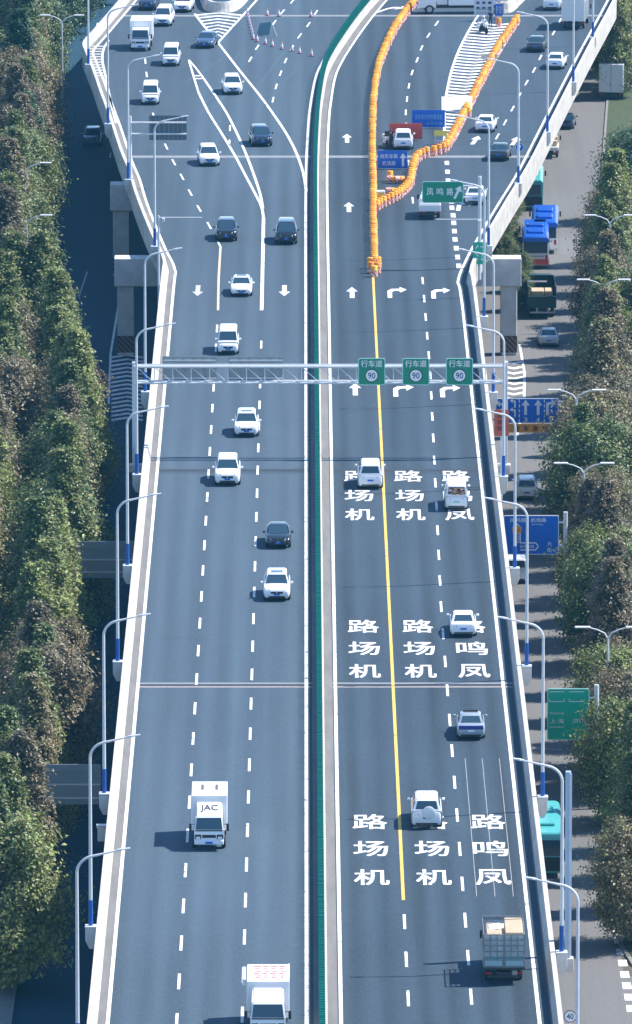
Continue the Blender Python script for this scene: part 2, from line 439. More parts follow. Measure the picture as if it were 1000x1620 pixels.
NR = smooth_path([xy(*p) for p in ((790,-85),(778,-20),(780,8),(790,19),(806,19),(822,4),(846,-20),(890,-85))], 4)             # right gore nose
top = lambda p: (p[0], p[1])
outline = [top(p) for p in offset_path(PL, 0.04)] + [top(p) for p in NL] + [top(p) for p in NR] + [top(p) for p in reversed(offset_path(PR, -0.04))]
deck = struct(link('viaduct_deck', MB().prism(outline, DECK-1.28, DECK).mesh('viaduct_deck'), CONC_S))
# the two carriageways: asphalt laid between the concrete shoulders
EL = offset_path(PL, 0.98)           # asphalt edge on the left
ER = offset_path(PR, -0.60)
ml = offset_path(PM, -0.60); mr = offset_path(PM, 0.78)
NLo = [p for p in NL]; NRo = [p for p in NR]
left_road = struct(sheet('carriageway_left', EL + NLo + list(reversed(ml)), DECK+0.006, ASPH_L))
right_road = struct(sheet('carriageway_right', mr + NRo + list(reversed(ER)), DECK+0.006, ASPH_R))

# ---- parapets and median
PARL = [(0,-1.3),(0,0.95),(0.28,0.95),(0.36,0.45),(0.50,0.12),(0.50,0.003),(0.05,0.003),(0.05,-1.3)]
zz = lambda pr: [(d, DECK+z) for d, z in pr]
tag(link('concrete_parapet', sweep(zz(PARL), PL).mesh('concrete_parapet'), CONC_L), 'long pale concrete parapet along the left edge of the viaduct', 'parapet')
tag(link('concrete_parapet', sweep(zz([(-d, z) for d, z in PARL][::-1]), PR).mesh('concrete_parapet'), CONC_L), 'long pale concrete parapet along the right edge of the viaduct', 'parapet')
nose = [(-0.30,-1.3),(-0.30,1.1),(0.05,1.1),(0.16,0.4),(0.30,0.003),(0.30,-1.3)]
tag(link('gore_wall', sweep(zz([(-d, z) for d, z in nose][::-1]), NL[::-1]).mesh('gore_wall'), CONC_L), 'rounded white concrete wall end between ramp and main road, top left', 'wall')
tag(link('gore_wall', sweep(zz([(-d, z) for d, z in nose][::-1]), NR[::-1]).mesh('gore_wall'), CONC_L), 'white concrete wall end above the hatched area, top right', 'wall')
med = thing('median_barrier', 'concrete median barrier topped with green anti-glare plates', 'barrier')
link('concrete_base', sweep(zz([(-0.29,0.003),(-0.29,0.15),(-0.14,0.42),(-0.12,0.9),(0.10,0.9),(0.12,0.42),(0.20,0.15),(0.20,0.003)]), PM).mesh('concrete_base'), CONC_L, med)
mb = MB(); s = 0.0; plen = path_len(PM); PMW = PM
while s < plen - 1:
    p, t = at_len(PMW, s)
    n = Vector((t.y, -t.x)); h = 0.80 + random.uniform(-0.03, 0.03); wd = 0.185
    c = p - n*0.12; sk = t*random.uniform(-0.03, 0.03)
    a = c - n*wd - sk; b = c + n*wd + sk; th = t*0.03
    q = [(a-th), (b-th), (b+th), (a+th)]
    mb.add([(v.x, v.y, DECK+0.9) for v in q] + [(v.x, v.y, DECK+0.9+h) for v in q],
           [(0,1,5,4),(1,2,6,5),(2,3,7,6),(3,0,4,7),(4,5,6,7)])
    s += 0.62
gp = link('anti_glare_plates', mb.mesh('anti_glare_plates'), PLATE_GREEN, med); gp['kind'] = 'stuff'

# ---- markings
MK = DECK + 0.018
def line(name, path, width, par, m=WHITE_PAINT, z=MK): return link(name, ribbon(path, width, z).mesh(name), m, par)
line('edge_line', offset_path(PL, 1.08), 0.22, left_road)
line('edge_line', offset_path(PM, -0.99), 0.22, left_road)
line('edge_line', offset_path(PM, 0.96), 0.22, right_road)
line('edge_line', [p for p in offset_path(PR, -1.24)], 0.22, right_road)
DASH = {}
def dash(x, y, par, ln=4.0, wd=0.17, rz=0.0, m=WHITE_PAINT):
    k = (ln, wd)
    if k not in DASH: DASH[k] = MB().add([(-wd/2,-ln/2,0),(wd/2,-ln/2,0),(wd/2,ln/2,0),(-wd/2,ln/2,0)], [(0,1,2,3)]).mesh('lane_dash')
    return link('lane_dash', DASH[k], m, par, (x, y, MK), rz)
def dash_px(pts, par, ln=4.0, wd=0.17):
    """dashes through surveyed points, turned along their row"""
    w_ = [xy(*p) for p in pts]
    for i, p in enumerate(w_):
        a = w_[max(i-1,0)]; b = w_[min(i+1,len(w_)-1)]
        dash(p[0], p[1], par, ln, wd, -math.atan2(b[0]-a[0], b[1]-a[1]))
for i in range(30):
    y = 508.0 + 10*i
    if y < 768: dash(-3.52, y, left_road)
    if y < 772: dash(-7.22, y-1.6, left_road)
for i in range(30):
    y = 512.5 + 10*i
    if y < 795: dash(9.55 + (0 if y < 640 else min((y-640)*0.0058, 0.6)), y, right_road)
    if y < 552: dash(5.94, y-0.4, right_road)
line('lane_line', [(5.94, 548), (5.94, 700), (5.92, 798)], 0.20, right_road, YELLOW_PAINT)
line('lane_line', [xy(349,390), xy(346,440), xy(345,491)], 0.20, left_road, CREAM_PAINT)
line('lane_line', [xy(414,491), xy(416,400), xy(417,345)], 0.30, left_road)
def sp(pts, n=4): return smooth_path([xy(*p) for p in pts], n)
line('lane_line', sp(((417,346),(414,328),(405,309),(388,277),(371,245),(350,210),(330,178),(314,146))), 0.24, left_road)
line('lane_line', sp(((416,330),(411,305),(400,272),(386,236),(372,205),(358,178),(341,152),(322,124))), 0.24, left_road, z=MK+0.005)
line('lane_line', sp(((308,22),(324,43),(345,68),(380,113),(410,150),(434,183),(455,215),(470,245),(480,275),(484.5,303))), 0.26, left_road, z=MK+0.012)
line('lane_line', sp(((345,68),(363,48),(384,25),(410,-4),(440,-40))), 0.24, left_road, z=MK+0.005)
line('lane_line', sp(((299,96),(306,120),(314,146))), 0.20, left_road, z=MK+0.005)
line('lane_line', sp(((299,95),(310,108),(322,124))), 0.20, left_road, z=MK+0.01)
dash_px(((480,-18),(463,2),(447,19),(434,36),(407,75),(396,94)), left_road)
dash_px(((500,20),(488,39),(474,57),(462,76),(452,96),(444,116),(437,137),(432,158)), left_road)
dash_px(((364,203),(363,226)), left_road)
dash_px(((230,97),(232,118),(235,139),(243,183),(252,207),(263,232),(275,257),(288,280),(301,305),(315,330),(331,357),(346,385)), left_road)
dash_px(((691,37),(678,56),(667,76),(660,95),(652,115),(647,136),(644,157),(642,178),(643,199),(647,258),(650,287),(653,317)), right_road)
for p in ((707,258),(708,272),(715,329),(717,341),(718,353),(719,366),(720,379),(722,393),(724,407),(726,421)):
    x, y = xy(*p); dash(x, y, right_road, 2.6, 0.42).location.z += 0.003
for p in ((709,286),(710,298),(712,309),(714,319)):
    x, y = xy(*p); dash(x, y, right_road, 2.6, 0.42).location.z += 0.003
dash_px(((886,33),(876,52),(865,71),(855,91),(845,111),(833,131),(822,151),(811,172),(799,194),(787,216)), right_road)
# gore on the right: edge lines and chevron bars
GL = sp(((758,22),(741,50),(726,80),(715,110),(708,140),(704,165),(703,195),(703,232)))
GR = sp(((822,32),(795,76),(769,122),(740,180),(722,216),(704,240)))
line('gore_line', GL, 0.24, right_road); line('gore_line', GR, 0.24, right_road)
def xat(path, y):
    for i in range(len(path)-1):
        y0, y1 = path[i][1], path[i+1][1]
        if (y0-y)*(y1-y) <= 0 and y0 != y1: return path[i][0] + (path[i+1][0]-path[i][0])*(y-y0)/(y1-y0)
    return None
mb_bar = []
def chevrons(lp, rp, y0, y1, step, wd, drop, par, m=WHITE_PAINT, name='chevron_bar'):
    y = y0
    while y < y1:
        a = xat(lp, y); b = xat(rp, y)
        if a is not None and b is not None and abs(b-a) > 0.8:
            c = (a+b)/2; d = min(drop, abs(b-a)*0.35); h = wd/2
            q = [(a,y-h),(c,y-d-h),(b,y-h),(b,y+h),(c,y-d+h),(a,y+h)]
            me = MB().add([(p[0],p[1],MK+0.004) for p in q], [(0,1,4,5),(1,2,3,4)]).mesh(name)
            link(name, me, m, par)
        y += step
gy0 = xy(703,228)[1]; gy1 = xy(745,33)[1]
chevrons(GL, GR, gy0, gy1, 2.35, 1.05, 2.4, right_road)
chevrons(sp(((306,22),(324,45),(345,68))), sp(((386,22),(363,47),(345,68))), xy(345,64)[1], xy(345,22)[1], 2.6, 0.9, -2.0, left_road)
chevrons(sp(((299,95),(306,120),(314,146))), sp(((299,95),(310,108),(322,124),(314,146))), xy(314,138)[1], xy(299,100)[1], 2.2, 0.7, 1.0, left_road)
hp = offset_path(PL, 0.6); hq = sp(((172,64),(164,78),(162,95),(166,115),(171,140),(177,168),(184,195)))
line('lane_line', hq, 0.22, left_road)
chevrons(hp, hq, xy(176,178)[1], xy(150,72)[1], 2.1, 0.85, 0.0, left_road, FADED_PAINT)
# arrows
A_UP = [(-0.2,-3),(0.2,-3),(0.2,0.6),(0.48,0.6),(0,3),(-0.48,0.6),(-0.2,0.6)]
A_TR = [(-0.80,-3),(-0.42,-3),(-0.42,0.2),(-0.2,0.9),(0.25,1.0),(0.25,-0.1),(0.85,1.6),(0.25,3.0),(0.25,2.1),(-0.45,2.0),(-0.80,0.9)]
def arrow(px, py, poly, par, rz=0.0, m=WHITE_PAINT, sc=1.0):
    me = MB().prism([(a*sc, b*sc) for a, b in poly], 0, 0.003).mesh('arrow_marking')
    x, y = xy(px, py); link('arrow_marking', me, m, par, (x, y, MK-0.002), rz)
for p in ((557,463),(562,616),(552,328),(549,219)): arrow(*p, A_UP, right_road)
for p in ((628,463),(697,464),(638,618),(712,619)): arrow(*p, A_TR, right_road)
arrow(737,326, A_TR, right_road, -0.05); arrow(752,222, A_UP, right_road, -0.12); arrow(815,223, A_UP, right_road, -0.12); arrow(620,15, A_TR, right_road, -0.35)
arrow(450,460, A_UP, left_road, math.pi); arrow(313,460, A_UP, left_road, math.pi, FADED_PAINT)
# painted words in the lanes
for c, ys3 in enumerate(((695.4,687.0,679.0),(635.2,627.2,619.2),(570.5,562.6,554.4))):
    ln = (4.9,4.8,4.5)[c]
    for x, wd in ((4.08,'路场机'),(7.84,'路场机'),(11.44,'路鸣凤')):
        for y, ch in zip(ys3, wd): road_text('road_character', ch, 2.22, ln, (x, y, MK), right_road)
# thin layout lines left beside the words
for x in (10.35, 11.45, 12.55):
    line('layout_line', [(x, 549), (x, 590)], 0.03, right_road, FADED_PAINT)
# expansion joints across the deck and sealed cracks, plus one painted lamp-post shadow
JL = mat('joint_pale', (0.20, 0.21, 0.22), 0.7, noise=0.15, scale=2)
JR = mat('joint_rust', (0.24, 0.215, 0.20), 0.8, noise=0.2, scale=3)
JD = mat('joint_dark', (0.018, 0.028, 0.04), 0.8, noise=0.2, scale=2)
CRK_SHADOW = mat('sealant_and_shadow', (0.02, 0.03, 0.042), 0.7, noise=0.2, scale=3)
def joint(py, parts, m_by=JL):
    y = at(500, py).y
    for nm, par, a, b in (('l', left_road, EL, ml), ('r', right_road, mr, ER)):
        x0 = xat(a, y); x1 = xat(b, y)
        for dy, wd, m in parts:
            me = MB().add([(x0,y+dy-wd/2,0),(x1,y+dy-wd/2,0),(x1,y+dy+wd/2,0),(x0,y+dy+wd/2,0)], [(0,1,2,3)]).mesh('expansion_joint')
            link('expansion_joint', me, m, par, (0,0,MK-0.006))
joint(1084, ((0.62,0.5,JL),(0,0.40,JD),(-0.62,0.5,JR)))
joint(745, ((0.2,1.1,JD),(-0.9,0.3,CRK_SHADOW)))
joint(248, ((0,1.5,JL),))
joint(25, ((0,1.3,JL),))
for py, x0, x1, par in ((650,3.0,6.8,right_road),(1512,6.0,9.6,right_road),(500,9.9,12.6,right_road),(1010,-10,-6.5,left_road)):  # first dark line is a painted lamp-post shadow, the rest are cracks
    y = at(500, py).y; p = [(x0+(x1-x0)*k/14, y+random.uniform(-0.25,0.25)) for k in range(15)]
    line('crack_and_shadow', p, 0.06, par, CRK_SHADOW, MK-0.007)
# ghosts of removed lines, scuffs and darker tyre streaks
GHOST = mat('asphalt_ghost', (0.060,0.098,0.138), .85, noise=.35, scale=1.6); TYRE = mat('tyre_streak', (0.022,0.050,0.084), .8, noise=.3, scale=.8)
rs_ = random.Random(21)
for k in range(9):
    px, py = rs_.uniform(350,480), rs_.uniform(60,150); a = at(px, py); ln = rs_.uniform(10,26); sl = rs_.uniform(-.20,-.08)
    line('scuff', [(a.x + sl*ln*q/4, a.y - ln*q/4) for q in range(5)], rs_.uniform(.05,.10), left_road, GHOST, MK-0.009-.0003*k)
line('scuff', [xy(302,110), xy(303,150), xy(304,190)], .5, left_road, GHOST, MK-0.0125)
line('scuff', [(9.6, 690), (9.9, 740), (9.9, 800)], .55, right_road, GHOST, MK-0.0125)

# ---- ground markings: chevrons near the piers, lane line, dashed blocks
def gmark(poly, par, m=WHITE_PAINT, name='ground_marking'):
    me = MB().add([(p[0],p[1],0.022) for p in poly], [tuple(range(len(poly)))]).mesh(name); return link(name, me, m, par)
for (xa, xb, py0, py1, par, st) in ((176,226,566,668,LG,6.6),(797,829,572,645,RG,8.2)):
    py = py0
    while py < py1:
        a = at(xa, py, 0); c = at((xa+xb)/2, py-4 if par is LG else py+3, 0); b = at(xb, py, 0); h = 0.55
        me = MB().add([(a.x,a.y-h,0.022),(c.x,c.y-h,0.022),(b.x,b.y-h,0.022),(b.x,b.y+h,0.022),(c.x,c.y+h,0.022),(a.x,a.y+h,0.022)], [(0,1,4,5),(1,2,3,4)]).mesh('chevron_bar')
        link('chevron_bar', me, WHITE_PAINT, par); py += st
line('lane_line', [xy(822,545,0), xy(830,590,0), xy(829,640,0), xy(818,690,0)], 0.22, RG, z=0.026)
line('lane_line', [xy(188,480,0), xy(175,560,0), xy(172,640,0)], 0.2, LG, z=0.026)
for k in range(9): 
    x, y = xy(972+k*3.3, 1452+k*18, 0); link('give_way_block', MB().box(-0.28,0.28,-0.9,0.9,0,0.004).mesh('give_way_block'), WHITE_PAINT, RG, (x, y, 0.018))
for py in (40,118,246): 
    x, y = xy(150+py*0.1, py, 0); link('lane_dash', DASH[(4.0,0.17)], WHITE_PAINT, LG, (x, y, 0.022))
for dx in (0, .35): line('lane_line', [(xy(104,280,0)[0]+dx, xy(104,280,0)[1]), (xy(84,350,0)[0]+dx, xy(84,350,0)[1])], 0.10, LG, FADED_PAINT, z=0.024)
line('lane_line', [xy(138,430,0), xy(125,470,0)], 0.12, LG, FADED_PAINT, z=0.024)
line('lane_line', [xy(988,650,0), xy(962,712,0)], 0.2, RG, FADED_PAINT, z=0.03)

# ---- portal bents that carry the wider deck
STRIPE = bpy.data.materials.new('hazard_stripes'); STRIPE.use_nodes = True
t = STRIPE.node_tree; tc = t.nodes.new('ShaderNodeTexCoord'); wv = t.nodes.new('ShaderNodeTexWave'); wv.bands_direction = 'DIAGONAL'; wv.inputs['Scale'].default_value = 1.3
rp = t.nodes.new('ShaderNodeValToRGB'); rp.color_ramp.interpolation = 'CONSTANT'; rp.color_ramp.elements[0].color = (0.02,0.02,0.02,1); rp.color_ramp.elements[1].position = 0.5; rp.color_ramp.elements[1].color = (0.26,0.12,0.08,1)  # stripe colour darkened to carry the shade around the columns
t.links.new(tc.outputs['Object'], wv.inputs['Vector']); t.links.new(wv.outputs['Fac'], rp.inputs[0]); t.links.new(rp.outputs[0], t.nodes['Principled BSDF'].inputs['Base Color'])
def bent(y, x0, x1, label, cw=1.45, legs=(0,1), stripes=True):
    r = thing('portal_pier', label, 'pier', (0, y, 0))
    link('cap_beam', MB().box(x0, x1, -1.1, 1.1, 6.2, 8.66).mesh('cap_beam', 0.04, 1), CONC, r)
    for i in legs:
        a = (x0+0.25) if i == 0 else (x1-0.35-cw)
        link('column', MB().box(a, a+cw, -0.8, 0.8, 0, 6.2).mesh('column', 0.06, 1), CONC, r)
        if stripes: link('hazard_band', MB().box(a-0.012, a+cw+0.012, -0.812, 0.812, 0.25, 1.75).mesh('hazard_band'), STRIPE, r)
    return r
by = at(806, 560, 0).y
bent(by, -16.7, 19.1, 'concrete portal pier whose wide cap beam shows on both sides of the viaduct')
bent(by+46, -18.0, 17.0, 'rounded concrete cap beam behind the nearer portal pier, left side')
# ============================================================ vehicles (built facing +Y, origin on the road under the middle)
PAINT = {
 'white': mat('paint_white', (0.80,0.80,0.80), 0.28, coat=0.4), 'offwhite': mat('paint_offwhite', (0.70,0.71,0.71), 0.32, coat=0.3),
 'silver': mat('paint_silver', (0.36,0.40,0.44), 0.30, 0.3, coat=0.4), 'navy': mat('paint_navy', (0.018,0.032,0.065), 0.22, coat=0.6),
 'black': mat('paint_black', (0.012,0.016,0.022), 0.2, coat=0.6), 'grey': mat('paint_dark_grey', (0.045,0.055,0.068), 0.25, coat=0.5),
 'steelblue': mat('paint_steel_blue', (0.05,0.09,0.16), 0.25, coat=0.5), 'teal': mat('paint_teal', (0.08,0.42,0.42), 0.35, coat=0.3),
 'busblue': mat('paint_bus_blue', (0.01,0.11,0.55), 0.35, coat=0.3), 'police': mat('paint_police_blue', (0.02,0.035,0.22), 0.3, coat=0.4),
 'olive': mat('paint_dark_green', (0.012,0.045,0.045), 0.5, noise=0.15, scale=2)}
WOOD = mat('timber_pale', (0.46,0.35,0.23), 0.8, noise=0.15, scale=2.5)
KRAFT = mat('cardboard', (0.40,0.24,0.13), 0.85, noise=0.2, scale=3)
CHASSIS = mat('chassis_grey', (0.035,0.038,0.042), 0.7)
KINDS = {  # L, W, H, belt, hood front, hood at cowl, tail, cowl, roof front, roof rear, rear base
 'sedan': (4.75,1.84,1.46,0.94,0.80,0.96,1.02, 1.18, 0.38,-1.00,-1.75),
 'suv':   (4.68,1.90,1.70,1.06,0.96,1.08,1.10, 1.25, 0.50,-1.80,-2.22),
 'bigsuv':(4.95,1.94,1.84,1.14,1.05,1.16,1.18, 1.30, 0.62,-2.12,-2.40),
 'mpv':   (5.05,1.90,1.84,1.12,0.98,1.14,1.14, 1.70, 0.92,-2.20,-2.44),
 'van':   (4.70,1.74,1.92,1.16,0.98,1.12,1.14, 1.90, 1.35,-2.26,-2.32),
}
CACHE = {}
def quad_on(c, u0, u1, v0, v1, off):
    """patch of the quad c (bl, br, tr, tl), lifted along its normal"""
    bl, br, tr, tl = [Vector(p) for p in c]
    n = (br-bl).cross(tl-bl).normalized()
    f = lambda u, v: (bl.lerp(br, u)).lerp(tl.lerp(tr, u), v) + n*off
    p = [f(u0,v0), f(u1,v0), f(u1,v1), f(u0,v1)]
    q = [a - n*0.02 for a in p]
    return MB().add(p+q, [(0,1,2,3),(0,4,5,1),(1,5,6,2),(2,6,7,3),(3,7,4,0)])
def car_meshes(kind):
    if kind in CACHE: return CACHE[kind]
    L, W, H, belt, hf, hc, tl, cowl, rf, rr, rb = KINDS[kind]; h = W/2; z0 = 0.24
    def ring(y, k, zt, zb=z0):
        a = h*k
        return [(-a*.88,y,zb),(a*.88,y,zb),(a*.98,y,zb+.14),(a,y,zb+(zt-zb)*.5),(a*.985,y,zb+(zt-zb)*.80),(a*.93,y,zt-.035),(a*.82,y,zt),(a*.4,y,zt+.02),
                (-a*.4,y,zt+.02),(-a*.82,y,zt),(-a*.93,y,zt-.035),(-a*.985,y,zb+(zt-zb)*.80),(-a,y,zb+(zt-zb)*.5),(-a*.98,y,zb+.14)]
    D = {}
    st = [(-L/2,.84,tl*.80,.36),(-L/2+.06,.91,tl*.93,.28),(-L/2+.22,.975,tl*.99,z0),(min(rb,-L/2+.5),1,tl,z0),(-.6,1,belt+.01,z0),(.4,1,belt,z0),(cowl,1,hc,z0),
          (cowl+(L/2-cowl)*.5,.99,(hc+hf)/2+.02,z0),(L/2-.32,.955,hf+.01,z0),(L/2-.12,.90,hf*.92,.27),(L/2-.02,.80,hf*.78,.32),(L/2,.70,hf*.66,.36)]
    D['body'] = MB().loft([ring(*s) for s in st]).mesh('body', 0, 0, 38)
    hb = h*.925; ht = h*(.70 if kind != 'van' else .80); zb = belt-.06
    zr = H-.035
    rings = [[(-hb,rb,zb),(hb,rb,zb),(hb,cowl,zb),(-hb,cowl,zb)], [(-ht,rr,zr),(ht,rr,zr),(ht,rf,zr),(-ht,rf,zr)]]
    D['cabin'] = MB().loft(rings + [[(-ht*.85,rr+.18,H),(ht*.85,rr+.18,H),(ht*.85,rf-.18,H),(-ht*.85,rf-.18,H)]]).mesh('cabin', 0.06, 2, 40)
    b, t_ = rings
    F = [b[2],b[3],t_[3],t_[2]]; B = [b[0],b[1],t_[1],t_[0]]; RS = [b[1],b[2],t_[2],t_[1]]; LS = [b[3],b[0],t_[0],t_[3]]
    D['windshield'] = quad_on(F,.045,.955,.10,.93,.012).mesh('windshield')
    D['rear_window'] = quad_on(B,.09,.91,.22,.90,.012).mesh('rear_window')
    sp_ = ((.05,.30),(.33,.60),(.63,.92)) if kind != 'sedan' else ((.10,.45),(.48,.88))
    D['side_window'] = [quad_on(RS,a,c,.18,.88,.012).mesh('side_window') for a, c in sp_] + [quad_on(LS,1-c,1-a,.18,.88,.012).mesh('side_window') for a, c in sp_]
    r = .33 if kind in ('sedan','van') else .37
    D['wheel'] = MB().lathe([(r*.6,-.11),(r*.92,-.11),(r,-.07),(r,.07),(r*.92,.11),(r*.6,.11)], 16).mesh('wheel', 0, 0, 40)
    D['rim'] = MB().lathe([(r*.62,-.118),(r*.55,-.10),(r*.1,-.09),(r*.1,.09),(r*.55,.10),(r*.62,.118)], 10).mesh('rim')
    D['wpos'] = [(sx*(h-.10), sy*L*.29+.02, r) for sx in (-1,1) for sy in (-1,1)]
    zl = hf*.84
    D['headlight'] = []; D['tail_light'] = []
    for s in (-1,1):
        D['headlight'].append(MB().add([(s*h*.50,L/2+.015,zl-.07),(s*h*.86,L/2-.15,zl-.05),(s*h*.90,L/2-.28,zl+.10),(s*h*.54,L/2-.06,zl+.07),
                                       (s*h*.50,L/2-.25,zl-.07),(s*h*.80,L/2-.4,zl-.05),(s*h*.84,L/2-.5,zl+.10),(s*h*.54,L/2-.3,zl+.07)],
                                      [(0,1,2,3),(0,4,5,1),(1,5,6,2),(2,6,7,3),(3,7,4,0)]).mesh('headlight'))
        zt = tl*.80
        D['tail_light'].append(MB().add([(s*h*.50,-L/2-.012,zt-.06),(s*h*.88,-L/2+.06,zt-.05),(s*h*.93,-L/2+.16,zt+.08),(s*h*.52,-L/2+.0,zt+.07),
                                        (s*h*.50,-L/2+.2,zt-.06),(s*h*.8,-L/2+.3,zt-.05),(s*h*.85,-L/2+.35,zt+.08),(s*h*.52,-L/2+.2,zt+.07)],
                                       [(0,1,2,3),(0,4,5,1),(1,5,6,2),(2,6,7,3),(3,7,4,0)]).mesh('tail_light'))
    D['grille'] = MB().box(-h*.46,h*.46,L/2-.3,L/2+.012,hf*.58,hf*.76).mesh('grille', .03, 1)
    D['lower_grille'] = MB().box(-h*.62,h*.62,L/2-.3,L/2+.008,.30,hf*.45).mesh('lower_grille', .03, 1)
    D['front_plate'] = MB().box(-.22,.22,L/2-.1,L/2+.03,hf*.47,hf*.47+.13).mesh('number_plate')
    D['rear_plate'] = MB().box(-.22,.22,-L/2-.02,-L/2+.2,tl*.56,tl*.56+.13).mesh('number_plate')
    D['rear_bumper'] = MB().box(-h*.72,h*.72,-L/2-.014,-L/2+.3,.30,.42).mesh('lower_bumper', .03, 1)
    D['mirror'] = [MB().box(s*(h+.02) if s > 0 else -h-.20, h+.20 if s > 0 else -h-.02, cowl-.42, cowl-.24, belt+.0, belt+.15).mesh('mirror', .03, 1) for s in (-1,1)]
    D['rail'] = [MB().tube([(s*ht*.92,rf-.25,H-.02),(s*ht*.92,rf-.35,H+.045),(s*ht*.92,rr+.4,H+.045),(s*ht*.92,rr+.3,H-.02)], .022, 5).mesh('roof_rail') for s in (-1,1)]
    D['sunroof'] = MB().box(-ht*.62,ht*.62,rf-1.15,rf-.22,H-.03,H+.006).mesh('sunroof')
    D['emblem'] = MB().lathe([(.07,0),(.07,.02)], 10).mesh('emblem')
    D['dim'] = (L,W,H,belt,hf,tl,rf,rr,ht,h)
    CACHE[kind] = D; return D
def car(kind, paint, label, loc, rz=0.0, cat='car', roof=None, plate=None, group=None, sunroof=False, rails=False, name=None, facing='front'):
    D = car_meshes(kind); L, W, H, belt, hf, tl, rf, rr, ht, h = D['dim']
    p = PAINT[paint] if isinstance(paint, str) else paint
    nm = name or {'sedan':'sedan_car','suv':'suv_car','bigsuv':'suv_car','mpv':'minivan','van':'van'}[kind]
    r = thing(nm, label, cat, loc, rz, group)
    link('body', D['body'], p, r); c = link('cabin', D['cabin'], PAINT[roof] if roof else p, r)
    link('windshield', D['windshield'], GLASS, r); link('rear_window', D['rear_window'], GLASS, r)
    for m in D['side_window']: link('side_window', m, GLASS, r)
    for x, y, z in D['wpos']:
        w_ = link('wheel', D['wheel'], RUBBER, r, (x,y,z), rot=(0, math.pi/2, 0)); link('rim', D['rim'], RIM, w_)
    for m in D['headlight']: link('headlight', m, LAMP_W, r)
    for m in D['tail_light']: link('tail_light', m, LAMP_R, r)
    link('grille', D['grille'], DARK, r); link('lower_grille', D['lower_grille'], DARK, r); link('lower_bumper', D['rear_bumper'], DARK, r)
    pl = plate or PLATE_B
    link('number_plate', D['front_plate'], pl, r); link('number_plate', D['rear_plate'], pl, r)
    for m in D['mirror']: link('mirror', m, p if paint not in ('navy','black','grey','police') else DARK, r)
    if rails:
        for m in D['rail']: link('roof_rail', m, RIM, c)
    if sunroof: link('sunroof', D['sunroof'], GLASS, c)
    link('emblem', D['emblem'], RIM, r, (0, L/2+.012, hf*.67), rot=(-math.pi/2,0,0))
    return r
def here(px, py, L, z=DECK, slope=0.0):
    """centre of a vehicle of length L whose near end stands at the pixel; slope = sideways drift per metre of road"""
    p = at(px, py, z); return (p.x + slope*L/2, p.y + L/2 - 0.85, z + (0.012 if z < 1 else 0.02))
PI = math.pi
def heading(slope, oncoming): return (PI if oncoming else 0.0) - math.atan(slope)

# --- left carriageway, coming towards the camera
V = [ # kind, paint, px, py, slope, label, extras
 ('suv','navy',232,16,0.10,'dark blue car at the top edge beside a white van', {}),
 ('mpv','white',257,41,0.06,'white minivan right behind the white box truck, near the top left', {}),
 ('suv','white',288,19,0.08,'white car cut by the top edge, left of the rounded wall end', {}),
 ('van','white',270,104,0.02,'small white van following the white microbus on the left ramp', {}),
 ('van','white',238,165,0.0,'white microbus with a wide dark windscreen on the left ramp', {}),
 ('sedan','steelblue',323,76,0.12,'dark blue-grey car crossing the hatched gore at top left', {'rails':False}),
 ('suv','white',369,149,-0.05,'white car with black lower grille right of the small hatched triangle', {'rails':True}),
 ('suv','navy',416,231,-0.10,'dark blue car alone just above the pale joint line', {}),
 ('suv','white',332,262,-0.06,'white car standing on the pale joint line across the left lanes', {'rails':True}),
 ('suv','black',358,381,0.0,'black car at the top end of the cream lane line', {}),
 ('mpv','black',453,386,0.0,'black minivan with bright headlights beside the median', {'sunroof':False}),
 ('sedan','white',382,468,0.0,'white sedan between the cream line and the solid white line', {'sunroof':True}),
 ('van','white',361,560,0.0,'white panel van just beyond the overhead gantry', {}),
 ('suv','white',390,690,0.0,'white crossover nearest below the gantry with its glass roof', {'sunroof':True}),
 ('bigsuv','white',360,767,0.0,'white large car straddling the dark joint in the middle lane', {'rails':True}),
 ('sedan','black',440,866,0.0,'black sedan in the lane next to the median', {}),
 ('suv','white',438,949,0.0,'white car with a wide grille following the black sedan', {'sunroof':True}),
]
for k, pnt, px, py, sl, lab, ex in V:
    L = KINDS[k][0]; car(k, pnt, lab, here(px, py, L, DECK, sl), heading(sl, True), group='cars coming towards the camera', **ex)
# --- right carriageway, driving away
mpv21 = car('mpv', 'white', 'white minivan running over the upper road words by the yellow line', here(586,772,5.05), 0, group='cars driving away')
car('sedan', 'white', 'white sedan hiding a road character in the right lane', here(733,1006,4.75), 0, group='cars driving away')
pol = car('sedan', 'silver', 'silver patrol car with a light bar and dark blue boot', here(745,1168,4.75), 0, name='patrol_car', group='cars driving away', plate=SIGN_W)
link('light_bar', MB().box(-.5,.5,-.15,.15,1.47,1.58).mesh('light_bar', .03, 1), DARK, pol)
link('boot_band', MB().box(-.80,.80,-2.385,-1.9,.70,.98).mesh('boot_band', .03, 1), PAINT['police'], pol)
jeep = car('bigsuv', 'white', 'white off-roader with a spare wheel on its tailgate', here(675,1308,4.95), 0, group='cars driving away')
sw = link('spare_wheel', MB().lathe([(.20,-.20),(.37,-.20),(.40,-.14),(.40,0.02),(.30,.06)], 20).mesh('spare_wheel', 0, 0, 40), PAINT['offwhite'], jeep, (0.12,-2.55,1.05), rot=(PI/2,0,0))
car('sedan', 'white', 'white sedan half hidden behind the lamp post under the green exit sign', here(751,323,4.75,DECK,0.06), heading(0.06,False), group='cars driving away')
car('sedan', 'grey', 'dark grey sedan on the right ramp at the pale joint line', here(788,254,4.75,DECK,0.10), heading(0.10,False), group='cars driving away')
car('sedan', 'white', 'white sedan on the right ramp beside the orange barrels', here(766,209,4.75,DECK,0.10), heading(0.10,False), group='cars driving away')
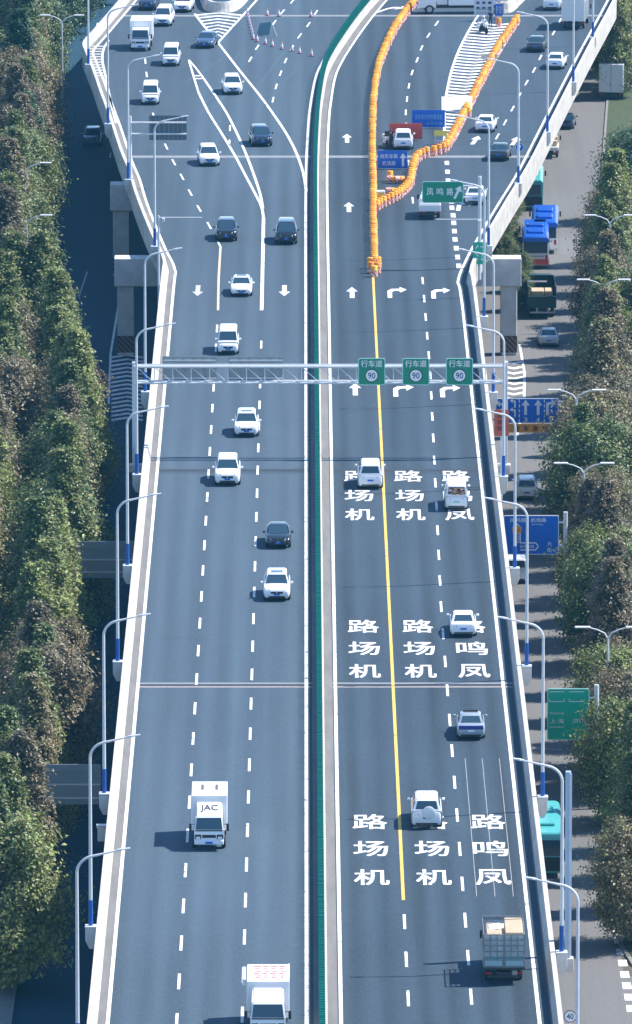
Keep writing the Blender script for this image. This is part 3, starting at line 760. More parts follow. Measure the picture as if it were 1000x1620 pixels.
car('sedan', 'white', 'white sedan behind a lamp post, near the ramp parapet', here(877,109,4.75,DECK,0.11), heading(0.11,False), group='cars driving away')
car('sedan', 'grey', 'dark grey sedan abreast of a white sedan on the upper right ramp', here(846,82,4.75,DECK,0.11), heading(0.11,False), group='cars driving away')
car('suv', 'white', 'white car cut by the top edge on the right ramp', here(872,16,4.68,DECK,0.12), heading(0.12,False), group='cars driving away')
pk = car('suv', 'white', 'white car stopped inside the coned area with its left door open', here(638,236,4.68), 0)
link('open_door', MB().box(-1.75,-.95,.35,.45,.45,1.45).mesh('open_door', .03, 1), PAINT['black'], pk)

# --- light trucks
def wheels(r, pos, rad=.40, wd=.26):
    k = ('tw', rad, wd)
    if k not in CACHE:
        CACHE[k] = (MB().lathe([(rad*.55,-wd/2),(rad*.92,-wd/2),(rad,-wd*.3),(rad,wd*.3),(rad*.92,wd/2),(rad*.55,wd/2)], 16).mesh('wheel',0,0,40),
                    MB().lathe([(rad*.57,-wd/2-.01),(rad*.2,-wd/2+.06),(rad*.2,wd/2-.06),(rad*.57,wd/2+.01)], 10).mesh('rim'))
    for p in pos:
        w_ = link('wheel', CACHE[k][0], RUBBER, r, p, rot=(0,PI/2,0)); link('rim', CACHE[k][1], RIM, w_)
def cab(r, y0, y1, hw, zt, paint, z0=.5, rise=0.0):
    """forward-control cab between y0 (back) and y1 (front)"""
    zb = z0 + (zt-z0)*.48
    ring = lambda k, yf, z: [(-hw*k,y0,z),(hw*k,y0,z),(hw*k*.985,yf,z),(-hw*k*.985,yf,z)]
    rg = [ring(.97,y1-.04,z0), ring(1,y1,z0+.2), ring(1,y1-.03,zb), ring(.90,y1-.38,zt-.06), [(-hw*.86,y0,zt+rise),(hw*.86,y0,zt+rise),(hw*.84,y1-.52,zt),(-hw*.84,y1-.52,zt)]]
    c = link('cab', MB().loft(rg).mesh('cab', .07, 2, 40), paint, r)
    F = [rg[2][2],rg[2][3],rg[3][3],rg[3][2]]
    link('windshield', quad_on(F,.05,.95,.06,.93,.014).mesh('windshield'), GLASS, c)
    for s in (0,1):
        S = [rg[2][1],rg[2][2],rg[3][2],rg[3][1]] if s == 0 else [rg[2][3],rg[2][0],rg[3][0],rg[3][3]]
        link('side_window', quad_on(S,.2,.9,.08,.85,.014).mesh('side_window'), GLASS, c)
    for s in (-1,1):
        hl = link('headlight', MB().box(s*hw*.72-.19,s*hw*.72+.19,y1-.1,y1+.02,z0+.22,z0+.52).mesh('headlight',.03,1), CHASSIS, c); link('lens', MB().box(s*hw*.72-.13,s*hw*.72+.13,y1-.05,y1+.032,z0+.24,z0+.40).mesh('lens',.02,1), SIGN_W, hl)
        m = link('mirror', MB().box(s*(hw+.22)-.08,s*(hw+.22)+.08,y1-.15,y1-.05,zb-.05,zb+.42).mesh('mirror',.02,1), DARK, c)
        link('mirror_arm', MB().bar((s*hw*.95,y1-.12,zb+.35),(s*(hw+.2),y1-.1,zb+.40),.03).mesh('mirror_arm'), DARK, m)
    link('grille', MB().box(-hw*.45,hw*.45,y1-.1,y1+.015,z0+.32,z0+.50).mesh('grille'), DARK, c)
    link('bumper', MB().box(-hw*.98,hw*.98,y1-.15,y1+.09,z0-.10,z0+.16).mesh('bumper',.04,1), paint, c)
    link('number_plate', MB().box(-.22,.22,y1+.05,y1+.105,z0-.04,z0+.10).mesh('number_plate'), PLATE_B, c)
    link('wiper_trim', MB().box(-hw*.9,hw*.9,y1-.06,y1+.005,zb-.05,zb+.015).mesh('wiper_trim'), DARK, c)
    return c
def truck(label, loc, rz, L=6.0, W=2.2, H=3.25, cab_h=2.25, cabp='white', boxp='white', floor=1.0, gap=.12, cabl=1.75, name='box_truck', rise=0.0):
    r = thing(name, label, 'truck', loc, rz); y1 = L/2; y0 = -L/2
    link('chassis', MB().box(-.42,.42,y0+.1,y1-.3,.45,.72).mesh('chassis'), CHASSIS, r)
    c = cab(r, y1-cabl, y1, W*.42, cab_h, PAINT[cabp], .5, rise)
    if boxp:
        b = link('cargo_box', MB().box(-W/2,W/2,y0,y1-cabl-gap,floor-.12,H).mesh('cargo_box',.03,1), PAINT[boxp], r)
        link('rear_frame', MB().box(-W/2+.02,W/2-.02,y0-.03,y0+.02,floor-.1,H-.04).mesh('rear_frame',.02,1), PAINT['offwhite'], b)
        link('door_seam', MB().box(-.015,.015,y0-.045,y0-.02,floor,H-.1).mesh('door_seam'), CHASSIS, b)
    for s in (-1,1): link('tail_light', MB().box(s*W*.38-.14,s*W*.38+.14,y0-.04,y0+.06,.62,.74).mesh('tail_light'), LAMP_R, r)
    link('rear_bumper', MB().box(-W*.42,W*.42,y0-.02,y0+.08,.42,.54).mesh('rear_bumper'), CHASSIS, r)
    wheels(r, [(s*W*.40, y, .40) for s in (-1,1) for y in (y1-1.0, y0+1.5)])
    return r
# nearest truck with three letters on its cab
j = truck('white box truck with dark letters on its cab roof, alone in the left lanes', here(331,1342,6.1), PI, L=6.1, W=2.2, H=3.08, cab_h=2.12, gap=.12, rise=.62)
def roof_text(body, wd, ln, x, y, z, m, par, flip=True):
    vs_, fs_ = text_mesh(body, .02); s = -1 if flip else 1
    return link('lettering', MB().add([(x+s*a*wd, y+s*b*ln, z) for a, b in vs_], fs_).mesh('lettering'), m, par)
vs_, fs_ = text_mesh('JAC', .0); jm = MB()
for k_, (da, db) in enumerate(((-.01,-.03),(.01,-.03),(-.01,.03),(.01,.03))):      # letters laid on the sloping fairing
    jm.add([(-(a+da)*1.05, 1.94-(b+db)*.62, 2.12+.62*(2.53-(1.94-(b+db)*.62))/1.23+.012+.002*k_) for a, b in vs_], fs_)
link('lettering', jm.mesh('lettering'), mat('letter_grey',(0.05,0.05,0.055),.6), j)
mk = MB()
for x in (-.44,.44): mk.box(x-.08,x+.08,-2.1,-.5,3.084,3.092)
mk2 = MB()
for y in (-1.65,-1.3,-.95): mk2.box(-.36,.36,y-.05,y+.05,3.083,3.090)
rm = link('roof_mark', mk.mesh('roof_mark'), mat('roof_mark_grey',(0.10,0.10,0.10),.8), j); link('roof_mark', mk2.mesh('roof_mark'), mat('mark_lilac',(0.25,0.20,0.23),.8), j)
# truck at the bottom edge with red print on its roof
k2 = truck('white box truck with rows of red print on its roof at the bottom edge', here(424,1642,6.2), PI, L=6.2, W=2.4, H=3.0, cab_h=2.15, gap=.15, rise=.55)
pr = MB()
for i, y in enumerate((-2.5,-1.9,-1.3,-.7,-.1,.35)):
    for x0, x1 in ((-.95,-.62),(-.5,-.12),(.0,.3),(.4,.8)): pr.box(x0+.07*(i%2),x1-.05*(i%3),y-.10,y+.10,3.004,3.010)
link('roof_print', pr.mesh('roof_print'), mat('print_red',(0.40,0.03,0.03),.6), k2)
link('side_flap', MB().box(1.26,1.46,-2.7,.4,2.55,2.95).mesh('side_flap',.03,1), PAINT['white'], k2)
link('roof_edge', MB().box(-1.215,-1.13,-3.1,.9,2.98,3.03).mesh('roof_edge'), PAINT['white'], k2)
truck('white box truck on the upper left ramp in front of a white minivan', here(222,80,5.9,DECK,0.03), heading(0.03,True), L=5.9, W=2.25, H=2.95, cab_h=2.25)
truck('tall grey box truck on the upper right ramp', here(906,46,7.0,DECK,0.12), heading(0.12,False), L=7.0, W=2.4, H=3.6, cab_h=2.5, boxp='silver')
# small van whose open back is packed with goods
gv = car('van', 'white', 'white van packed with brown goods behind its rear window', here(722,806,4.7), 0, group='cars driving away', plate=PLATE_G)
gm = MB(); random.seed(3)
for i in range(14):
    x = random.uniform(-.62,.45); z = random.uniform(1.22,1.62); gm.box(x,x+random.uniform(.12,.3),-2.40,-2.31,z,z+random.uniform(.06,.16))
link('goods', gm.mesh('goods'), KRAFT, gv)
gm = MB()
for i in range(7):
    x = random.uniform(-.6,.4); z = random.uniform(1.22,1.62); gm.box(x,x+random.uniform(.1,.2),-2.41,-2.31,z,z+.07)
link('goods', gm.mesh('goods'), SIGN_RB, gv); 
gm = MB()
for i in range(6):
    x = random.uniform(-.6,.4); z = random.uniform(1.22,1.62); gm.box(x,x+random.uniform(.1,.25),-2.415,-2.31,z,z+.05)
link('goods', gm.mesh('goods'), SIGN_W, gv)
# little truck with a teal patterned load cover
tt = truck('small truck with a teal and white load cover below the green exit sign', here(680,346,5.0), 0, L=5.0, W=1.9, H=2.0, cab_h=1.95, boxp=None, cabl=1.6, name='small_truck')
link('load_bed', MB().box(-.98,.98,-2.5,.75,.75,1.35).mesh('load_bed',.03,1), PAINT['offwhite'], tt)
TEAL = mat('tarp_teal',(0.04,0.42,0.44),.5)
lc = link('load_cover', MB().loft([[(-.98,-2.45,1.36),(.98,-2.45,1.36),(.98,.7,1.36),(-.98,.7,1.36)],[(-.8,-2.2,1.9),(.8,-2.2,1.9),(.8,.5,1.9),(-.8,.5,1.9)]]).mesh('load_cover',.05,1), PAINT['white'], tt)
for x in (-.5,.28): link('cover_stripe', MB().add([(x-.28,-2.33,1.64),(x+.28,-2.33,1.64),(x+.2,-2.205,1.912),(x-.2,-2.205,1.912),(x+.2,.5,1.912),(x-.2,.5,1.912)],[(0,1,2,3),(3,2,4,5)]).mesh('cover_stripe'), TEAL, lc)
# stake-bed truck at lower right, seen from behind
st = truck('stake-bed truck with a caged load at the lower right', here(797,1553,6.4), 0, L=6.4, W=2.35, H=3.0, cab_h=2.3, boxp=None, cabp='offwhite', name='stake_truck')
link('bed_floor', MB().box(-1.2,1.2,-3.2,1.25,.88,1.02).mesh('bed_floor'), CHASSIS, st)
GREYB = mat('stake_grey', (0.20,0.22,0.23), .6, noise=.25, scale=3); GREYP = mat('stake_panel', (0.36,0.40,0.40), .7, noise=.3, scale=2)
for x in (-1.17,1.17):
    link('side_board', MB().box(x-.03,x+.03,-3.15,1.2,1.0,1.75).mesh('side_board'), GREYP, st)
    for y in [-3.1+.72*i for i in range(7)]: link('stake', MB().box(x-.03,x+.03,y-.03,y+.03,1.0,2.95).mesh('stake'), GREYB, st)
    for z in (2.1,2.5,2.92): link('side_rail', MB().box(x-.02,x+.02,-3.15,1.2,z-.03,z+.03).mesh('side_rail'), GREYB, st)
for x in (-1.17,-.78,-.4,-.03,.03,.4,.78,1.17): link('tailgate_bar', MB().box(x-.025,x+.025,-3.2,-3.15,1.0,2.95).mesh('tailgate_bar'), GREYB, st)
for z in (1.05,1.3,1.55,1.95,2.3,2.62,2.93): link('tailgate_rail', MB().box(-1.19,1.19,-3.21,-3.16,z-.03,z+.03).mesh('tailgate_rail'), GREYB, st)
for x0, x1 in ((-1.15,-.06),(.06,1.15)):
    tp = link('tailgate_panel', MB().box(x0,x1,-3.14,-3.10,1.02,2.85).mesh('tailgate_panel'), GREYP, st)
    sl_ = MB()
    for q in range(5): sl_.box(x0+.06+q*.2,x0+.2+q*.2,-3.235,-3.212,1.5,1.64)
    link('panel_lettering', sl_.mesh('panel_lettering'), mat('faded_teal',(0.10,0.26,0.28),.7), tp)
    link('panel_board', MB().box(x0+.04,x1-.04,-3.232,-3.213,1.12,1.42).mesh('panel_board'), mat('faded_teal_pale',(0.30,0.42,0.44),.7), tp)
link('front_rail', MB().box(-1.2,1.2,1.2,1.26,2.85,3.05).mesh('front_rail'), GREYB, st)
link('timber_load', MB().box(.06,1.1,-2.95,1.0,1.1,3.02).mesh('timber_load',.04,1), WOOD, st)
link('timber_load', MB().box(-1.0,-.12,-2.5,.4,1.1,2.85).mesh('timber_load',.04,1), WOOD, st)
link('timber_board', MB().add([(-.85,-1.6,2.86),(-.2,-1.4,2.9),(-.2,-.2,2.98),(-.85,-.4,2.94)],[(0,1,2,3)]).mesh('timber_board'), SIGN_W, st)
# rescue lorry parked across the road inside the coned area
rl = thing('service_lorry', 'white service lorry parked crosswise inside the coned area at the top', 'truck', here(722,21,2.4), PI/2+0.06)
link('chassis', MB().box(-.45,.45,-4.2,3.6,.55,.9).mesh('chassis'), CHASSIS, rl)
cab(rl, 2.2, 4.1, 1.1, 2.7, PAINT['white'], .65)
link('equipment_body', MB().box(-1.15,1.15,-4.2,.9,.9,1.75).mesh('equipment_body',.05,1), PAINT['white'], rl)
link('machinery', MB().box(-.7,.7,.95,2.1,.9,2.5).mesh('machinery',.08,1).copy(), PAINT['offwhite'], rl)
link('tank', MB().lathe([(.2,-1.5),(.7,-1.4),(.75,0),(.7,1.4),(.2,1.5)],14).mesh('tank',0,0,40), PAINT['offwhite'], rl, (0,-1.6,2.0), rot=(PI/2,0,0))
wheels(rl, [(s*.95,y,.5) for s in (-1,1) for y in (2.9,-2.6)], .5, .3)

# --- ground level
def bus(label, loc, rz, L=11.5, W=2.5, H=3.05, body='white', roofp='busblue', rear='window', text=None):
    r = thing('city_bus', label, 'bus', loc, rz); y0 = -L/2; y1 = L/2
    b = link('body', MB().box(-W/2,W/2,y0,y1,.35,H-.30).mesh('body',.12,2,40), PAINT[body], r)
    rf = link('roof', MB().loft([[(-W/2-.005,y0-.005,H-.55),(W/2+.005,y0-.005,H-.55),(W/2+.005,y1+.005,H-.55),(-W/2-.005,y1+.005,H-.55)],
                            [(-W/2,y0,H-.2),(W/2,y0,H-.2),(W/2,y1,H-.2),(-W/2,y1,H-.2)],[(-W/2+.22,y0+.15,H),(W/2-.22,y0+.15,H),(W/2-.22,y1-.15,H),(-W/2+.22,y1-.15,H)]]).mesh('roof',.05,2,40), PAINT[roofp], r)
    for y in (y0+2.2, y0+6.5): link('roof_unit', MB().box(-.75,.75,y,y+1.9,H-.02,H+.22).mesh('roof_unit',.07,1), PAINT[roofp], rf)
    link('rear_window', MB().box(-W/2+.14,W/2-.14,y0-.025,y0+.1,H-1.55,H-.45).mesh('rear_window',.04,1), GLASS, r)
    for s in (-1,1):
        for k in range(6):
            ya = y0+.7+k*(L-1.4)/6; link('side_window', MB().box(s*W/2-.02,s*W/2+.02,ya+.06,ya+(L-1.4)/6-.06,1.35,H-.7).mesh('side_window'), GLASS, r)
        link('tail_light', MB().box(s*W*.40-.1,s*W*.40+.1,y0-.02,y0+.1,.9,1.35).mesh('tail_light'), LAMP_R, r)
        link('mirror', MB().box(s*(W/2+.2)-.08,s*(W/2+.2)+.08,y1-.1,y1+.1,1.9,2.4).mesh('mirror'), DARK, r)
    if rear == 'red': link('rear_banner', MB().box(-W/2+.04,W/2-.04,y0-.03,y0+.1,.42,.95).mesh('rear_banner',.03,1), SIGN_R, r)
    if rear == 'black': link('rear_panel', MB().box(-W/2+.06,W/2-.06,y0-.022,y0+.1,.5,H-1.6).mesh('rear_panel',.03,1), DARK, r)
    wheels(r, [(s*(W/2-.16),y,.48) for s in (-1,1) for y in (y1-2.6,y0+3.0)], .48, .3)
    return r
gr = 'buses on the right service road'
bus('teal bus with a dark rear, farthest of the queue beside the ramp', here(838,332,11,0,.03), heading(.03,False), L=11, roofp='teal', body='teal', rear='black')
b2 = bus('white bus with a blue roof, right-hand one of the queue', here(861,400,11.5,0,.03), heading(.03,False), rear='window')
b3 = bus('white bus with a blue roof and a red band low on its rear', here(847,424,11.5,0,.02), heading(.02,False), rear='red')
for b_ in (b2, b3):
    mk = MB()
    for i in range(7): mk.box(-.75+i*.22,-.6+i*.22,-5.785,-5.77,1.16,1.28)
    link('rear_lettering', mk.mesh('rear_lettering'), mat('mark_grey',(0.3,0.3,0.3),.8), b_)
ol = thing('tipper_lorry', 'dark green tipper lorry with pale planks behind the buses', 'truck', here(857,503,9,0,.0), 0)
link('chassis', MB().box(-.5,.5,-4.4,4.2,.6,1.0).mesh('chassis'), CHASSIS, ol)
cab(ol, 2.6, 4.5, 1.2, 2.9, PAINT['olive'], .7)
for x in (-1.25,1.25): link('side_wall', MB().box(x-.06,x+.06,-4.4,2.4,1.0,3.0).mesh('side_wall',.03,1), PAINT['olive'], ol)
link('bed_floor', MB().box(-1.2,1.2,-4.4,2.4,1.0,1.15).mesh('bed_floor'), PAINT['olive'], ol)
link('front_wall', MB().box(-1.2,1.2,2.3,2.42,1.15,3.0).mesh('front_wall'), PAINT['olive'], ol)
link('tailgate', MB().box(-1.3,1.3,-4.5,-4.4,1.0,2.1).mesh('tailgate',.03,1), PAINT['olive'], ol)
for x0, x1 in ((-.95,.2),(.27,.98)): link('plank_load', MB().box(x0,x1,-4.3,-2.2,1.3,2.55).mesh('plank_load',.04,1), WOOD, ol)
link('cross_bar', MB().box(-1.2,.5,-2.0,-1.9,3.0,3.12).mesh('cross_bar'), PAINT['offwhite'], ol)
link('rear_bumper', MB().box(-1.1,1.2,-4.55,-4.45,.55,.7).mesh('rear_bumper'), PAINT['silver'], ol)
for x in (-.45,.55): link('mud_flap_bar', MB().box(x-.08,x+.08,-4.53,-4.45,.6,1.05).mesh('mud_flap_bar'), PAINT['silver'], ol)
wheels(ol, [(s*1.0,y,.5) for s in (-1,1) for y in (3.4,-1.6,-2.9)], .5, .3)
car('sedan', 'silver', 'silver car on the ground with a glowing red tail light behind the tipper lorry', here(868,548,4.75,0), 0, group='cars on the service road')
car('suv', 'white', 'white car on the right service road above the big blue sign', here(833,790,4.68,0), 0, group='cars on the service road', rails=True)
car('van', 'white', 'white van below the big blue sign, half hidden by the parapet', here(817,921,4.7,0), 0, group='cars on the service road')
bus('teal bus with a black rear half hidden by the parapet, lower right', here(861,1386,10.5,0), 0, L=10.5, roofp='teal', body='teal', rear='black')
car('suv', 'steelblue', 'dark car with lit headlights on the shaded left service road', here(146,231,4.68,0), PI, group='cars on the service road')
truck('big white box lorry parked among trees at the far right', here(966,158,9,0,.16), heading(.16,False), L=9, W=2.6, H=3.9, cab_h=2.8)
car('sedan', 'navy', 'dark car parked under the ramp parapet near the white lorry', here(893,204,4.75,0,.1), heading(.1,False), group='cars on the service road')
fb = truck('small flatbed truck with a tan load under the right ramp', here(868,250,5.4,0,.05), heading(.05,False), L=5.4, W=1.95, H=2.2, cab_h=2.1, boxp=None, cabl=1.6, name='flatbed_truck')
link('load_bed', MB().box(-.95,.95,-2.7,.9,.85,1.2).mesh('load_bed',.02,1), PAINT['offwhite'], fb)
for i, (x, y) in enumerate(((-.5,-1.8),(.4,-1.5),(-.3,-.5),(.45,.1))): link('crate_load', MB().box(x-.4,x+.4,y-.5,y+.5,1.2,1.65+.1*i).mesh('crate_load',.03,1), WOOD, fb)
car('suv', PAINT['busblue'], 'small blue vehicle among the trees at the right edge', here(993,76,4.68,0,.1), heading(.1,False), cat='car', name='parked_car')
# ============================================================ lamp posts
def lamp_proto(side, label):
    """side +1: arm reaches towards +X"""
    r = thing('street_lamp', label, 'street lamp', (0,0,0), 0, 'lamp posts on the viaduct edge')
    link('pole', MB().tube([(0,0,.3),(0,0,6),(0,0,10.2)], [.115,.10,.085], 10).mesh('pole',0,0,40), POLE_W, r)
    link('blue_sleeve', MB().tube([(0,0,.12),(0,0,1.65)], .135, 10).mesh('blue_sleeve',0,0,40), POLE_BLUE, r)
    pts = [(0,0,10.15)]
    for k in range(1, 8):
        a = R(90*k/7*.86); pts.append((side*1.05*(1-math.cos(a)), 0, 10.15+.95*math.sin(a)))
    pts += [(side*1.7,0,11.28),(side*2.35,0,11.42)]
    arm = link('arm', MB().tube(pts, [.08]*8+[.052,.045], 8).mesh('arm',0,0,40), POLE_W, r)
    link('lamp_head', MB().loft([[(side*2.2,-.06,11.38),(side*2.2,.06,11.38),(side*2.2,.06,11.46),(side*2.2,-.06,11.46)],
        [(side*2.45,-.13,11.40),(side*2.45,.13,11.40),(side*2.45,.10,11.52),(side*2.45,-.10,11.52)],
        [(side*2.95,-.08,11.52),(side*2.95,.08,11.52),(side*2.95,.05,11.58),(side*2.95,-.05,11.58)]]).mesh('lamp_head',.015,1), POLE_W, r)
    link('bracket_top', MB().box(-.34,.34,-.34,.34,.02,.12).mesh('bracket_top',.02,1), POLE_W, r)
    link('bracket', MB().loft([[(-.32,-.30,.02),(.32,-.30,.02),(.32,.30,.02),(-.32,.30,.02)],[(-.32,-.30,-.75),(.32,-.30,-.75),(.32,.30,-.75),(-.32,.30,-.75)],
        [(side*.02-.10,-.25,-1.25),(side*.02+.30 if side>0 else .10,-.25,-1.25),(side*.02+.30 if side>0 else .10,.25,-1.25),(side*.02-.10,.25,-1.25)]]).mesh('bracket',.02,1), CONC, r)
    return r
LZ = DECK + .85
Lq = [(-12.56, 505.5)] + [(-12.54, xy(*p, LZ)[1]) for p in ((150,1467),(170,1257),(192,1048),(208,896),(222,752),(236,621))]
Lq += [(xy(*p, LZ)[0], xy(*p, LZ)[1]) for p in ((245,391),(203,285),(171,197),(140,103))]
Ln = ['left lamp post nearest the camera, only its arm end and pole in view', 'second left lamp post from the bottom, blue foot beside the white parapet', 'third left lamp post from the bottom', 'fourth left lamp post from the bottom',
      'left lamp post beside the upper sign back among the trees', 'left lamp post just in front of the gantry leg', 'left lamp post standing just behind the gantry', 'left lamp post at the bend of the left parapet',
      'left lamp post beside the cantilever sign pole', 'left lamp post level with the white microbus', 'left lamp post at the outer corner of the left ramp']
lp = lamp_proto(1, Ln[0])
for i, (x, y) in enumerate(Lq):
    if i == 0: lp.location = (x, y, LZ)
    else: dup(lp, (x, y, LZ), 0, Ln[i])
x, y = xy(200, -30); dup(lp, (x-.2, y, LZ), -0.5, 'left lamp post at the very top edge of the picture')
Rq = [(14.9, 498.0)] + [(14.92, xy(*p, LZ)[1]) for p in ((884,1508),(855,1262),(829,1055),(809,900),(793,755),(777,622),(763,502))]
Rq += [(xy(*p, LZ)[0], xy(*p, LZ)[1]) for p in ((773,390),(820,291),(866,210),(907,131),(938,60))]
Rn = ['right lamp post nearest the camera carrying the round speed sign below', 'second right lamp post from the bottom beside the blue-grey pole', 'third right lamp post from the bottom, in front of the teal bus', 'fourth right lamp post from the bottom',
      'right lamp post in front of the big blue direction sign', 'right lamp post behind the rust-red notice', 'right lamp post directly behind the gantry leg', 'right lamp post beside the concrete pier',
      'right lamp post behind the green exit sign', 'right lamp post at the small round blue sign', 'right lamp post midway up the ramp parapet', 'right lamp post beside the white sedan near the ramp parapet', 'right lamp post farthest up the ramp parapet']
rp_ = lamp_proto(-1, Rn[0])
for i, (x, y) in enumerate(Rq):
    if i == 0: rp_.location = (x, y, LZ)
    else: dup(rp_, (x, y, LZ), 0, Rn[i])
# street lamps rising between the trees on the ground
def ground_lamp(label, px, py, z=10.6, arms=(-1,1)):
    p = at(px, py, z); r = thing('twin_street_lamp', label, 'street lamp', (p.x, p.y, 0), 0, 'street lamps between the trees')
    link('pole', MB().tube([(0,0,0),(0,0,z-.5)], [.13,.08], 8).mesh('pole',0,0,40), POLE_W, r)
    for s in arms:
        a = link('arm', MB().tube([(0,0,z-.55),(s*.25,0,z-.15),(s*.8,0,z+.1),(s*1.3,0,z+.22)], [.06,.055,.05,.045], 6).mesh('arm',0,0,40), POLE_W, r)
        link('lamp_head', MB().box(min(s*1.2,s*2.3),max(s*1.2,s*2.3),-.16,.16,z+.20,z+.32).mesh('lamp_head',.05,1), POLE_W, a)
for i, (px, py, z) in enumerate(((912,622,10.2),(924,738,10.2),(962,998,10.2),(955,447,10.2),(965,345,10.2))):
    ground_lamp(('twin lamp among the right trees beside the blue lane sign','twin lamp among the right trees level with the rust-red notice','twin lamp among the right trees beside the green city sign','twin lamp among the right trees level with the concrete pier','twin lamp among the right trees level with the buses')[i], px, py, z)
ground_lamp('twin curved lamp rising above the trees at top left', 98, 28, 11.8)
ground_lamp('lamp with a curved arm beside the shaded left service road', 42, 262, 11.0, (1,))
ground_lamp('lamp arm sticking out of the left trees above the shaded road', 42, 345, 10.5, (1,))

# ============================================================ gantry across both carriageways
GY = at(227, 722).y
gt = thing('sign_gantry', 'white steel truss gantry spanning both carriageways', 'gantry', (0, GY, DECK))
for x in (-12.95, 15.35):
    pp = link('post', MB().box(x-.17,x+.17,-.17,.17,-1.2,7.3).mesh('post',.02,1), POLE_W, gt)
    link('foot_bracket', MB().box(x-.4 if x<0 else x-.8, x+.8 if x<0 else x+.4, -.4,.4,-1.2,-.6).mesh('foot_bracket',.03,1), CONC, gt)
for y in (-.45,.45):
    for z in (5.75,7.0):
        if y > 0 and z > 6: continue
        link('chord', MB().tube([(-12.95,y,z),(15.35,y,z)], .11 if z > 6 else .085, 8).mesh('chord',0,0,40), POLE_W, gt)
link('chord', MB().tube([(-12.95,.45,7.0),(15.35,.45,7.0)], .075, 8).mesh('chord',0,0,40), STEEL, gt)
n = 20
for i in range(n+1):
    x = -12.8 + i*28.0/n
    link('web_member', MB().tube([(x,-.45,5.75),(x,-.45,7.0)], .035, 5).mesh('web_member'), STEEL, gt)
    if i < n:
        x2 = x+28.0/n; a, b = ((x,7.0),(x2,5.75)) if i % 2 else ((x,7.0),(x2,5.75))
        link('web_member', MB().tube([(a[0],-.45,a[1]),(b[0],-.45,b[1])], .03, 5).mesh('web_member'), STEEL, gt)
        link('web_member', MB().tube([(x,-.45,5.75),(x2,.45,5.75)], .025, 5).mesh('web_member'), STEEL, gt)
def pxm(px, py, Y):     # x and height of a pixel in the vertical plane at distance Y
    d = FW + RT*((px-500)/FOCAL) - UP*((py-810)/FOCAL); q = CAM + d*((Y-CAM.y)/d.y); return q.x, q.z
ring = [(math.cos(2*PI*k/28), math.sin(2*PI*k/28)) for k in range(28)]
def speed_disc(par, x, z, y, rad, num, rim=None):
    d = flat_poly([[(a*rad, b*rad) for a, b in ring]], y, rim or SIGN_K, par, 'disc_rim', x, z)
    flat_poly([[(a*rad*.86, b*rad*.86) for a, b in ring]], y-.006, SIGN_W, d, 'disc_face', x, z)
    sign_text(num, rad*1.05, rad*.85, x, z, y-.012, SIGN_K if num == '40' else mat('sign_navy',(0.02,0.06,0.16),.5), d, .03)
for px, nm in ((588,'left'),(658,'middle'),(727,'right')):
    x, z = pxm(px, 588, GY-.6)
    s = thing('lane_speed_sign', 'green lane speed sign reading 90, %s of three on the gantry' % nm, 'sign', (x, GY-.6, z), 0, 'green speed signs on the gantry')
    board('board', 2.06, 2.08, 0, 0, 0, SIGN_G, s, .06, mat('sign_mint',(0.42,0.74,0.62),.4), .14)
    sign_text('行车道', 1.62, .52, 0, .62, -.02, SIGN_W, s, .025)
    speed_disc(s, 0, -.30, -.02, .52, '90')
    for q in (-.6,.6): link('clamp', MB().box(q-.05,q+.05,.06,.16,-.9,.9).mesh('clamp'), STEEL, s)
for px0, px1, nm in ((257,343,'left'),(361,448,'right')):
    a, zt = pxm(px0, 563, GY+.9); b, zb = pxm(px1, 603, GY+.9)
    s = thing('gantry_sign', 'grey ribbed back of the %s big sign on the gantry over oncoming lanes' % nm, 'sign', ((a+b)/2, GY+.62, (zt+zb)/2), 0, 'sign backs on the gantry')
    wd = b-a; ht = zt-zb
    board('panel', wd, ht, 0, 0, 0.06, SIGN_BACK, s, .05)
    for q in range(6): link('rib', MB().box(-wd/2+.15+q*(wd-.3)/5-.03,-wd/2+.15+q*(wd-.3)/5+.03,-.02,.06,-ht/2+.05,ht/2-.05).mesh('rib'), SIGN_BACK, s)
    for q in (-.5,.5): link('rail', MB().box(-wd/2+.06,wd/2-.06,-.06,.0,q*ht*.7-.04,q*ht*.7+.04).mesh('rail'), STEEL, s)

# ============================================================ signs
ARROW = [(-.09,-.5),(.09,-.5),(.09,.12),(.27,.12),(0,.5),(-.27,.12),(-.09,.12)]
def scaled(poly, k, rot=0.0):
    c, s_ = math.cos(rot), math.sin(rot); return [(k*(a*c+b*s_), k*(-a*s_+b*c)) for a, b in poly]
# green exit sign on its post by the ramp kink
ex = at(757, 424); exy = ex.y
es = thing('exit_sign', 'green exit sign with white characters and a slanted arrow over the right lanes', 'sign', (15.15, exy, DECK))
link('post', MB().tube([(0,0,-1.0),(0,0,8.0)], .15, 10).mesh('post',0,0,40), POLE_W, es)
x0, zt = pxm(668, 287, exy-.3); x1, zb = pxm(733, 321, exy-.3)
cx = (x0+x1)/2-15.15; cz = (zt+zb)/2-DECK
for q in (.5,-.5): link('arm', MB().tube([(0,0,cz+q),(cx-1.2,0,cz+q)], .07, 8).mesh('arm',0,0,40), POLE_W, es)
board('board', x1-x0, zt-zb, cx, cz, -.3, SIGN_G, es, .06, mat('sign_mint',(0.42,0.74,0.62),.4), .14)
for k, ch in enumerate('凤鸣路'): sign_text(ch, .56, .62, cx-1.1+k*.86, cz+.05, -.33, SIGN_W, es, .03)
flat_poly([scaled(ARROW, 1.25, .45)], -.33, SIGN_W, es, 'arrow', cx+1.28, cz)
x0, zt = pxm(748, 383, exy-.3); x1, zb = pxm(770, 418, exy-.3)
sm = thing('distance_sign', 'small green sign with white markings beside the ramp kink', 'sign', ((x0+x1)/2, exy-.34, (zt+zb)/2))
board('board', x1-x0, zt-zb, 0, 0, 0, SIGN_GB, sm, .05)
